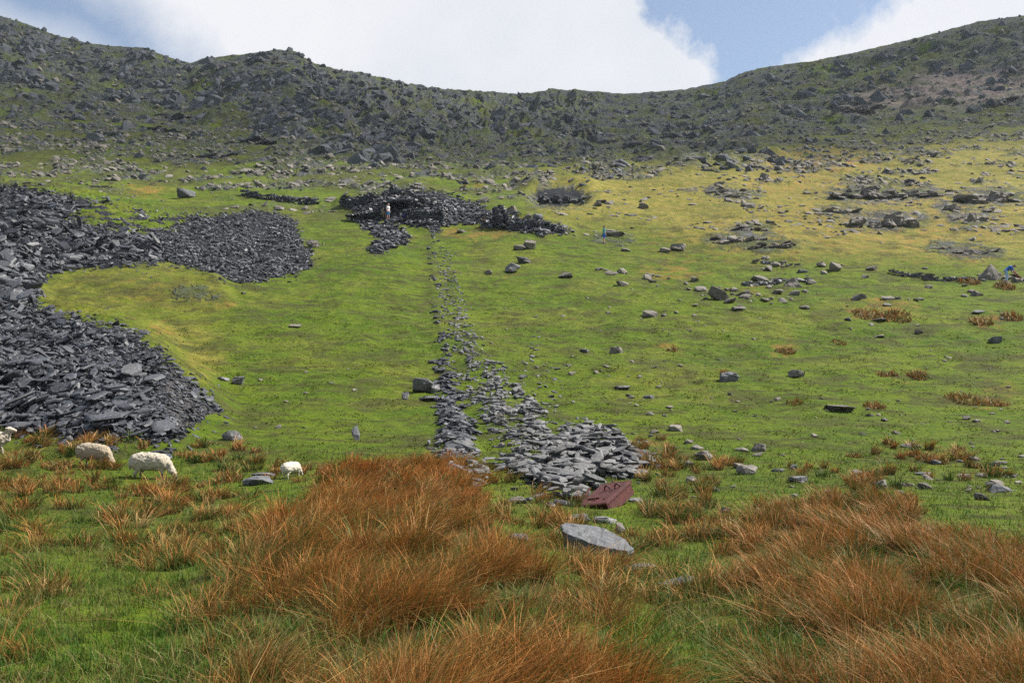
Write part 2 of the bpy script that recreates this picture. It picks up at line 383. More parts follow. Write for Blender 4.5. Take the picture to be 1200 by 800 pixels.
def ground_material():
    t = NT('hillside_ground')
    n1 = t.noise(0.16, 5, .6); n2 = t.noise(1.1, 5, .65); n3 = t.noise(4, 6, .75); nst = t.noise(1.0, 5, .65, stretch=(0.6, 1.3, 1.3)); n4 = t.noise(0.8, 4, .6, dist=.6)
    g = t.mix(t.ramp(n1, [(.35, 0), (.65, 1)]), (.048, .090, .003), (.090, .132, .004))
    g = t.mix(t.ramp(n2, [(.42, 0), (.7, 1)]), g, (.105, .138, .010))
    g = t.mix(t.math('MULTIPLY', t.ramp(nst, [(.52, 0), (.62, 1)]), .85), g, (.045, .046, .010))
    g = t.mix(t.math('MULTIPLY', t.ramp(n3, [(.5, 0), (.62, 1)]), .7), g, (.032, .046, .006))
    g = t.mix(t.attr('moss'), g, (.12, .165, .008))
    d = t.mix(t.ramp(n2, [(.35, 0), (.65, 1)]), (.155, .140, .020), (.27, .20, .048))
    d = t.mix(t.math('MULTIPLY', t.ramp(n3, [(.5, 0), (.72, 1)]), .6), d, (.065, .058, .020))
    dm = t.math('MULTIPLY', t.attr('dry'), t.ramp(n4, [(.3, .25), (.62, 1)]))
    g = t.mix(dm, g, d)
    o = t.mix(t.ramp(n3, [(.35, 0), (.7, 1)]), (.20, .085, .022), (.29, .15, .045))
    g = t.mix(t.math('MULTIPLY', t.attr('orng'), t.ramp(n2, [(.32, .1), (.58, 1)])), g, o)
    hm = t.math('MULTIPLY', t.attr('heath'), t.ramp(n2, [(.3, .2), (.6, 1)]))
    g = t.mix(hm, g, t.mix(t.ramp(n3, [(.35, 0), (.65, 1)]), (.026, .034, .009), (.075, .070, .018)))
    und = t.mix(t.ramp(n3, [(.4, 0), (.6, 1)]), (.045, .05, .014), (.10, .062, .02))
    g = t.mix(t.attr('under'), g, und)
    # rock
    r1 = t.noise(0.12, 7, .72, dist=.8); r2 = t.noise(.7, 7, .78)
    r = t.mix(t.ramp(r1, [(.38, 0), (.62, 1)]), (.026, .031, .041), (.105, .112, .128))
    r = t.mix(t.math('MULTIPLY', t.ramp(r2, [(.50, 0), (.64, 1)]), .8), r, (.16, .157, .155))
    r = t.mix(t.math('MULTIPLY', t.ramp(r2, [(.30, 1), (.44, 0)]), .85), r, (.018, .02, .024))
    r = t.mix(t.math('MULTIPLY', t.ramp(n1, [(.44, 0), (.58, 1)]), .75), r, (.085, .105, .03))
    rm = t.math('MULTIPLY', t.attr('rock'), t.ramp(t.noise(1.3, 5, .75), [(.36, .15), (.5, 1)]))
    c = t.mix(rm, g, r)
    c = t.mix(t.attr('scree'), c, t.mix(r2, (.15, .12, .11), (.28, .22, .20)))
    # slate waste
    s1 = t.noise(5, 4, .8)
    sl = t.mix(t.ramp(s1, [(.35, 0), (.7, 1)]), (.010, .011, .015), (.05, .052, .062))
    grv = t.mix(t.ramp(t.noise(12, 3, .8), [(.3, 0), (.7, 1)]), (.04, .04, .044), (.14, .13, .125))
    sl = t.mix(t.attr('gravel'), sl, grv)
    sm = t.ramp(t.math('ADD', t.attr('slate'), t.math('MULTIPLY', t.math('SUBTRACT', t.noise(3, 4, .7), .5), .8)), [(.42, 0), (.58, 1)])
    c = t.mix(sm, c, sl)
    h = t.math('ADD', t.math('MULTIPLY', n3, .5), t.math('ADD', nst, t.math('MULTIPLY', t.math('ADD', rm, sm), t.math('MULTIPLY', r2, 2.0))))
    nr = t.bump(h, 1.0, .34)
    t.bsdf(c, .92, nr, .12)
    return t.m

def rock_material(name, dark, light, pale, tint=True, scale=1.0, rough=.75, spec=.35, green=.0):
    t = NT(name)
    if tint: rv = t.attr('tint')
    else: rv = t.n('ShaderNodeObjectInfo').outputs['Random']
    a = t.noise(1.6 * scale, 5, .65); b = t.noise(9 * scale, 5, .7); cN = t.noise(4 * scale, 4, .6, dist=.5)
    base = t.mix(t.math('ADD', t.math('MULTIPLY', rv, .6), t.math('MULTIPLY', a, .4)), dark, light)
    base = t.mix(t.math('MULTIPLY', t.ramp(b, [(.5, 0), (.72, 1)]), .55), base, pale)
    base = t.mix(t.math('MULTIPLY', t.ramp(b, [(.28, 1), (.42, 0)]), .5), base, tuple(x * .45 for x in dark))
    if green: base = t.mix(t.math('MULTIPLY', t.ramp(cN, [(.55, 0), (.68, 1)]), green), base, (.10, .11, .045))
    nr = t.bump(t.math('ADD', b, t.math('MULTIPLY', cN, 1.5)), .6, .03 / scale)
    t.bsdf(base, rough, nr, spec)
    return t.m
M_slate = rock_material('slate_waste', (.006, .007, .010), (.050, .054, .066), (.26, .26, .27), True, 2.2, .5, .35)
M_slate_o = rock_material('slate_waste_slab', (.008, .009, .012), (.060, .064, .076), (.26, .26, .27), False, 2.2, .5, .35)
M_slate_warm = rock_material('weathered_slate', (.020, .020, .024), (.125, .125, .130), (.30, .28, .24), True, 1.5, .6, .4, .15)
M_slate_warm_o = rock_material('weathered_slate_slab', (.022, .022, .026), (.13, .13, .135), (.30, .28, .24), False, 1.5, .6, .4, .15)
M_rock = rock_material('hill_stone', (.028, .026, .024), (.185, .165, .14), (.42, .38, .33), True, 1, .85, .2, .25)
M_rock_o = rock_material('hill_boulder', (.05, .046, .041), (.19, .17, .145), (.38, .35, .32), False, 1, .85, .2, .3)
M_dark = rock_material('dark_crag', (.016, .018, .020), (.06, .062, .066), (.15, .15, .15), False, .5, .85, .2, .25)
M_ridge = rock_material('ridge_rock', (.024, .029, .038), (.105, .113, .130), (.19, .19, .195), True, .22, .85, .2, .6)
M_pale = rock_material('pale_slab', (.060, .064, .070), (.125, .128, .136), (.24, .24, .235), False, 1.4, .8, .25, .0)

A_ = lambda x: np.clip(x, 0, 1).ravel()
gi = (np.arange(NR - 1)[:, None] * NC + np.arange(NC - 1)[None]).ravel()
quads = np.stack([gi, gi + 1, gi + NC + 1, gi + NC], 1)
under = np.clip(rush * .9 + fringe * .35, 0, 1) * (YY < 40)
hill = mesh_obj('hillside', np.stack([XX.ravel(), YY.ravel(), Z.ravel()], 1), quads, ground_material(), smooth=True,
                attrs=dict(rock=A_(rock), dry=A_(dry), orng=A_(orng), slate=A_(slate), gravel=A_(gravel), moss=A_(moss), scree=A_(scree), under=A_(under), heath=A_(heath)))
tag(hill, 'steep grassy hillside rising to a dark rocky ridge', None, None, 'structure')
# surrounding valley floor (outside the picture)
def valley():
    t = NT('valley_grass')
    t.bsdf(t.mix(t.noise(.3, 5, .6), (.06, .095, .012), (.13, .14, .03)), .95, None, .1)
    R = 2500; V = []; Q = []
    rs = [0, 4, 12, 40, 150, 600, R]; nseg = 48
    for r in rs:
        for q in range(nseg):
            a = 2 * math.pi * q / nseg
            yy = r * math.sin(a); zz = -2.6 - (0.03 * max(-yy, 0)) ** 1.0
            V.append((r * math.cos(a), yy, zz))
    for a in range(len(rs) - 1):
        for q in range(nseg):
            Q.append((a * nseg + q, a * nseg + (q + 1) % nseg, (a + 1) * nseg + (q + 1) % nseg, (a + 1) * nseg + q))
    tag(mesh_obj('ground', np.array(V), np.array(Q), t.m, smooth=True), 'grassy valley floor around the hillside', None, None, 'structure')
valley()
# ------------------------------------------------------------------ stones and slabs: shape variants
def slab_variant(seed):
    r = random.Random(seed); n = r.choice([4, 5, 5, 6, 7])
    el = r.uniform(.30, .75); pts = []
    for q in range(n):
        a = 2 * math.pi * (q + r.uniform(-.28, .28)) / n
        rr = r.uniform(.72, 1.08); pts.append((.5 * rr * math.cos(a), .5 * el * rr * math.sin(a)))
    tx, ty = r.uniform(-.12, .12), r.uniform(-.12, .12)
    V = []
    for zz, sc in ((-.5, r.uniform(.82, .95)), (0.1, 1.0), (.5, r.uniform(.78, .95))):
        for (x, y) in pts:
            V.append((x * sc * r.uniform(.95, 1.05) + tx * zz, y * sc * r.uniform(.95, 1.05) + ty * zz, zz * r.uniform(.8, 1.0)))
    V.append((0, 0, .5)); V.append((0, 0, -.5)); Fs = []
    for L in range(2):
        for q in range(n):
            a, b = L * n + q, L * n + (q + 1) % n
            Fs += [(a, b, b + n), (a, b + n, a + n)]
    for q in range(n):
        Fs.append((2 * n + q, 2 * n + (q + 1) % n, 3 * n)); Fs.append(((q + 1) % n, q, 3 * n + 1))
    return np.array(V), np.array(Fs)
def hull_variant(seed, n=16, box=.55, sub=0, rough=0.0):
    r = random.Random(seed); bm = bmesh.new()
    for _ in range(n):
        v = Vector((r.gauss(0, 1), r.gauss(0, 1), r.gauss(0, 1))).normalized()
        m = max(abs(v.x), abs(v.y), abs(v.z)); v = v.lerp(v / m * .82, box) * r.uniform(.85, 1.05)
        bm.verts.new(v * .5)
    bmesh.ops.convex_hull(bm, input=list(bm.verts))
    for v in [v for v in bm.verts if not v.link_faces]: bm.verts.remove(v)
    if sub:
        bmesh.ops.bevel(bm, geom=list(bm.edges), offset=.02, segments=1, affect='EDGES', profile=.5)
        bmesh.ops.triangulate(bm, faces=bm.faces)
        bmesh.ops.subdivide_edges(bm, edges=list(bm.edges), cuts=sub, use_grid_fill=True)
        bm.normal_update()
        off = Vector((seed * 3.1, seed * 1.7, 0))
        for v in bm.verts:
            p = v.co * 3.5 + off
            d = mnoise.fractal(p, .8, 2, 4) * .6 + (mnoise.cell(Vector((p.x * .6, p.y * .6, p.z * 2.6))) - .5) * .5
            v.co += v.normal * rough * d
    bmesh.ops.triangulate(bm, faces=bm.faces)
    bm.verts.index_update()
    V = np.array([v.co[:] for v in bm.verts]); Fs = np.array([[v.index for v in f.verts] for f in bm.faces]); bm.free()
    return V, Fs
SLABS = [slab_variant(100 + q) for q in range(18)]
HULLS = [hull_variant(200 + q, 18 + q % 9, .55 + .05 * (q % 8)) for q in range(24)]
_var_mesh = {}
def var_mesh(kind, vi, name, mat):
    key = (kind, vi, mat.name)
    if key not in _var_mesh:
        V, Fs = (SLABS if kind == 'slab' else HULLS)[vi]
        o = mesh_obj(name, V, Fs, mat); me = o.data; bpy.data.objects.remove(o); _var_mesh[key] = me
    return _var_mesh[key]

def frames(N, yaw, tilt):
    """rotation matrices (n,3,3): local z along the normal N tipped at random by `tilt` radians, turned by yaw"""
    n = len(yaw)
    ax = RNG.uniform(0, 2 * np.pi, n)
    Zx = N + np.stack([np.cos(ax) * np.tan(tilt), np.sin(ax) * np.tan(tilt), np.zeros(n)], 1)
    Zx /= np.linalg.norm(Zx, axis=1, keepdims=True)
    a = np.stack([np.cos(yaw), np.sin(yaw), np.zeros(n)], 1)
    a -= Zx * (a * Zx).sum(1, keepdims=True); a /= np.linalg.norm(a, axis=1, keepdims=True)
    b = np.cross(Zx, a)
    return np.stack([a, b, Zx], 2)

def field(kind, mask, n, size, flat, tilt, raise_, sink, metric=0.0, big=None, minpx=0):
    """scatter n stones; returns dict of placements.  size=(lo,hi,power) metres, flat=(lo,hi) thickness ratio"""
    x, y, i, j = scatter(mask, n, metric)
    z = height(x, y)
    L = size[0] + (size[1] - size[0]) * RNG.uniform(0, 1, n) ** size[2]
    if minpx: L = np.maximum(L, minpx * y / F * RNG.uniform(.7, 1.5, n))
    th = L * RNG.uniform(flat[0], flat[1], n)
    N = normal(x, y)
    R = frames(N, RNG.uniform(0, 2 * np.pi, n), np.abs(RNG.normal(0, tilt, n)))
    z = z + th * (.5 - sink) + RNG.uniform(0, 1, n) * raise_ * L
    wdt = L * (RNG.uniform(.7, 1.0, n))
    sc = np.stack([L, wdt, th], 1)
    nv = len(SLABS if kind == 'slab' else HULLS)
    return dict(kind=kind, P=np.stack([x, y, z], 1), S=sc, R=R, v=RNG.integers(0, nv, n), tint=RNG.uniform(0, 1, n), app=L / y)
def join(fs):
    return dict(kind=fs[0]['kind'], **{k: np.concatenate([f[k] for f in fs]) for k in ('P', 'S', 'R', 'v', 'tint', 'app')})
def take(f, idx): return dict(kind=f['kind'], **{k: f[k][idx] for k in ('P', 'S', 'R', 'v', 'tint', 'app')})
def realise(f, name, mat):
    Vs, Fs, Ts = [], [], []; base = 0
    var = SLABS if f['kind'] == 'slab' else HULLS
    for vi in range(len(var)):
        m = np.where(f['v'] == vi)[0]
        if not len(m): continue
        V, Fa = var[vi]
        P = np.einsum('nij,nkj->nki', f['R'][m], V[None] * f['S'][m][:, None]) + f['P'][m][:, None]
        k = len(V)
        Vs.append(P.reshape(-1, 3)); Fs.append((Fa[None] + (np.arange(len(m)) * k)[:, None, None] + base).reshape(-1, 3))
        Ts.append(np.repeat(f['tint'][m], k)); base += len(m) * k
    return mesh_obj(name, np.concatenate(Vs), np.concatenate(Fs), mat, attrs=dict(tint=np.concatenate(Ts)))
def individuals(f, name, mat, label, cat, group):
    for q in range(len(f['v'])):
        o = bpy.data.objects.new(name, var_mesh(f['kind'], int(f['v'][q]), name, mat)); C.objects.link(o)
        M = Matrix([list(r) for r in (f['R'][q] * f['S'][q][None])]).to_4x4(); M.translation = Vector(f['P'][q]); o.matrix_world = M
        lb = label(f['P'][q]) if callable(label) else (label, group)
        tag(o, lb[0], cat, lb[1], 'thing')

up_ok = 1.0
near_w = np.clip(60 / YY, .3, 2)
fan_m = fan * (1 - .85 * gravel); upp_m = upp * (1 - upgap * (.55 + .44 * sstep(-.25, .05, nz(2.2, 3, 91)))) * (.25 + .75 * sstep(-.35, -.15, nz(4, 3, 92)))
fl = (.07, .18)
slabs = join([
    field('slab', fan_m, 7500, (.08, .50, 1.9), fl, .42, .45, .1),
    field('slab', fan_m * sstep(.75, .0, (PX - 0) / 260), 900, (.3, .75, 1.8), fl, .42, .5, .1),
    field('slab', fan_m * (PX > 90), 2600, (.07, .3, 1.5), (.12, .3), .35, .15, .1),
    field('slab', fan_m * (PX < 200), 70, (.8, 1.5, 1.5), (.06, .12), .32, .4, .1),
    field('slab', poly(PX, PY, PILE, 30) * (1 - pile), 160, (.08, .5, 2.0), (.12, .3), .2, .05, .3),
    field('slab', fan * gravel, 900, (.05, .22, 2), (.2, .5), .25, .05, .1),
    field('slab', upp_m, 9000, (.14, .68, 1.9), fl, .42, .45, .1),
    field('slab', upp_m * (PX < 190), 1000, (.45, 1.6, 2.2), fl, .40, .6, .1),
    field('slab', upp_m * (PX > 170), 3200, (.16, .5, 1.6), (.12, .3), .38, .2, .1),
    field('slab', np.clip(heap2 + adit, 0, 1), 2300, (.25, 1.0, 2), (.1, .25), .35, .3, .1),
    field('slab', incl * (PY < 440) * (.25 + sstep(-.1, .2, nz(1.5, 2, 305))), 260, (.12, .55, 2), (.12, .3), .18, .1, .2),
    field('slab', np.clip(incl * (PY >= 440) * (.35 + sstep(-.1, .15, nz(.8, 2, 306))), 0, 1), 820, (.10, .55, 1.8), (.10, .22), .22, .16, .1),
    field('slab', poly(PX, PY, FAN, 26) * (1 - fan) + poly(PX, PY, UPP, 20) * (1 - upp) * (PY > 200), 520, (.08, .5, 2.2), (.12, .3), .2, .05, .3)])
warm = join([
    field('slab', pile, 1500, (.12, .72, 2.0), (.07, .18), .20, .38, .1),
    field('slab', streaks * sstep(390, 450, PY), 1000, (.09, .45, 1.9), (.12, .3), .25, .25, .15),
    field('slab', incr * (1 - streaks), 500, (.06, .36, 2.2), (.15, .3), .15, .05, .3),
    field('slab', line(PX, PY, [(508, 520), (540, 532), (556, 548)], [8, 16, 14], 8) , 90, (.12, .5, 1.5), (.1, .22), .2, .3, .1),
    field('slab', line(PX, PY, [(540, 556), (560, 566)], [12, 10], 4) , 70, (.15, .6, 1.5), (.1, .22), .2, .4, .1),
    field('slab', line(PX, PY, [(620, 410), (640, 470), (655, 500)], [10, 24, 20], 20), 120, (.08, .42, 1.8), (.12, .25), .12, .05, .3),
    field('slab', line(PX, PY, [(520, 300), (530, 360), (545, 400)], [8, 12, 14], 6), 420, (.09, .42, 1.8), (.15, .3), .15, .05, .2)])
# biggest in the picture become things of their own
o1 = np.argsort(-slabs['app']); o2 = np.argsort(-warm['app'])
k1, k2 = 170, 90
def slab_label(p):
    x, y, z = p
    px, py = project(x, y, z)
    if py < 350: return ('dark slate slab among many in the upper quarry tip at the side of the hill', 'slate slabs of the upper tip')
    if px < 300: return ('blue-grey slate slab among many in the lower fan of quarry waste above the sheep', 'slate slabs of the lower fan')
    return ('dark slate slab stacked in the long wall line running up the slope', 'slate slabs of the wall line')
def warm_label(p):
    px, py = project(*p)
    if px > 592 and py > 500: return ('weathered grey slate in the flat heap just above the rusted iron box', 'slates of the heap by the iron box')
    return ('weathered slate lying in the broken stone strip running up the middle slope', 'slates of the middle stone strip')
individuals(take(slabs, o1[:k1]), 'slate_slab', M_slate_o, slab_label, 'slate slab', None)
individuals(take(warm, o2[:k2]), 'slate_slab', M_slate_warm_o, warm_label, 'slate slab', None)
tag(realise(take(slabs, o1[k1:]), 'slate_rubble', M_slate), 'dark broken slate waste spilling down the quarry tips', None, None, 'stuff')
tag(realise(take(warm, o2[k2:]), 'weathered_rubble', M_slate_warm), 'weathered grey slate rubble strewn along the middle strip', None, None, 'stuff')

# loose stones over the upper hillside
n_c = nz(9, 4, 161); n_s = nz(2.6, 3, 162)
rgt = sstep(560, 760, PX)
clusters = sstep(.08, .34, n_c + .25 * n_s + .12 * sstep(240, 180, PY) + .12*rgt*sstep(330,240,PY))
upz = sstep(300, 255, PY) * (1 - .8 * slate)
leftz = sstep(250, 205, PY)
hillm = upz * np.maximum(rgt, leftz) * (.05 + clusters)
hillm2 = sstep(620, 760, PX) * sstep(300, 330, PY) * sstep(380, 330, PY) * (.05 + clusters)
lowm = sstep(330, 380, PY) * sstep(600, 560, PY) * sstep(560, 620, PX) * (.15 + sstep(.1, .35, n_c)) + .12 * sstep(380, 470, PY) * sstep(520, 480, PY) * (PX > 260) * (PX < 520)
stones = join([
    field('hull', hillm * sstep(120, 150, PY), 4600, (.18, 1.35, 3.0), (.18, .42), .3, 0, .42, minpx=.9),
    field('hull', hillm2, 190, (.15, 1.2, 2.5), (.3, .6), .2, 0, .3, minpx=1.3),
    field('hull', lowm, 420, (.05, .40, 2.6), (.3, .6), .2, 0, .35, minpx=1.2),
    field('hull', (.3 + .7 * crag) * crag * (np.abs(ridge_y - YY) > 8) * (PY < 190) * sstep(-.1, .2, n_s), 1500, (.4, 2.2, 2.4), (.4, .9), .35, 0, .3),
    field('hull', pat * (1 - crag), 4200, (.3, 1.8, 2.6), (.22, .5), .3, 0, .42),
    field('hull', incr, 60, (.1, .35, 2), (.4, .7), .2, 0, .3)])
o3 = np.argsort(-stones['app']); k3 = 170
def stone_label(p):
    px, py = project(*p)
    if py < 190: return ('dark grey boulder half buried at the foot of the ridge crags', 'boulders below the crags')
    if py < 310: return ('grey-brown stone scattered in the dry grass of the upper slope', 'stones on the upper slope')
    return ('small grey stone lying in the green turf of the lower slope', 'stones in the lower turf')
individuals(take(stones, o3[:k3]), 'loose_stone', M_rock_o, stone_label, 'stone', None)
tag(realise(take(stones, o3[k3:]), 'scattered_stones', M_rock), 'countless small stones strewn over the upper hillside', None, None, 'stuff')

# crags of the ridge: tilted blocks of bedrock standing out of the hillside
def crag_blocks(mask, n, size, dark_name, seed):
    global RNG
    f = field('hull', mask, n, size, (.30, .55), .3, 0, .5)
    m = len(f['v']); P = f['P']
    px, py = project(P[:, 0], P[:, 1], P[:, 2])
    dip = np.radians(np.interp(px, [0, 350, 620, 800, 1200], [52, 40, 8, -34, -50]) + RNG.normal(0, 13, m))
    yaw = RNG.normal(0, .35, m); pit_ = RNG.normal(-.25, .22, m)
    R = np.zeros((m, 3, 3))
    for q in range(m):
        R[q] = np.array(Matrix.Rotation(yaw[q], 3, 'Z') @ Matrix.Rotation(-dip[q], 3, 'Y') @ Matrix.Rotation(pit_[q], 3, 'X'))
    f['R'] = R; L = f['S'][:, 0]
    f['S'] = np.stack([L * 1.15, L * .8, L * RNG.uniform(.32, .6, m)], 1)
    f['P'][:, 2] -= L * .17
    return f
cl_n = sstep(-.12, .22, fbm(XX / 20, YY / 13, 3, 310)) * .9 + .1
near_ridge = sstep(34, 10, ridge_y - YY) * (YY < ridge_y + 3)
cr = join([
    crag_blocks(crag * cl_n ** 1.5 * (1 - .6 * sstep(560, 760, PX)) * (YY < ridge_y - 8), 2300, (.9, 6.5, 2.3), '', 1),
    crag_blocks(crag * (.3 * cl_n + near_ridge) * sstep(700, 480, PX) * (YY < ridge_y + 2), 520, (1.2, 4.6, 2.0), '', 2),
    crag_blocks(crag * near_ridge * sstep(700, 900, PX) * (YY < ridge_y + 2), 120, (.8, 2.2, 1.8), '', 3),
    crag_blocks(sstep(110, 200, YY) * sstep(foot + 70, foot - 10, BY) * (1 - .6 * crag) * sstep(-.02, .22, fbm(XX / 12, YY / 7, 3, 311)) * (PX < 1000), 1900, (.5, 3.0, 2.4), '', 4)])
tag(realise(cr, 'ridge_crags', M_ridge), 'dark tilted crags making up the rocky headwall', None, None, 'structure')

# ------------------------------------------------------------------ single boulders, each placed where the photo shows it
def boulder(px, py, w, h, label, mat=None, seed=1, name='boulder', cat='boulder', rot=0.0, tilt=(0, 0), depth=.8, sub=3, rough=.05, n=16, box=.5, sink=.30, group=None):
    x, y, z = cast(px, py)
    L = w * y / F; H = h * y / F
    V, Fs = hull_variant(seed + 500, n, box, sub, rough)
    V = V / (V.max(0) - V.min(0))
    a = math.radians(rot); R = Matrix.Rotation(a, 3, 'Z')
    R = Matrix.Rotation(math.radians(tilt[0]), 3, 'X') @ Matrix.Rotation(math.radians(tilt[1]), 3, 'Y') @ R
    R = np.array(R)
    P = (V * np.array([L, L * depth, H * (1 + sink)])) @ R.T
    o = mesh_obj(name, P, Fs, mat or M_rock_o)
    zz = P[:, 2].min()
    yc = y + L * depth * .35
    o.location = (x * yc / y, yc, float(height(x * yc / y, yc)) - zz - H * sink * 1.4)
    tag(o, label, cat, group, 'thing')
    return o
flat = dict(box=.8)
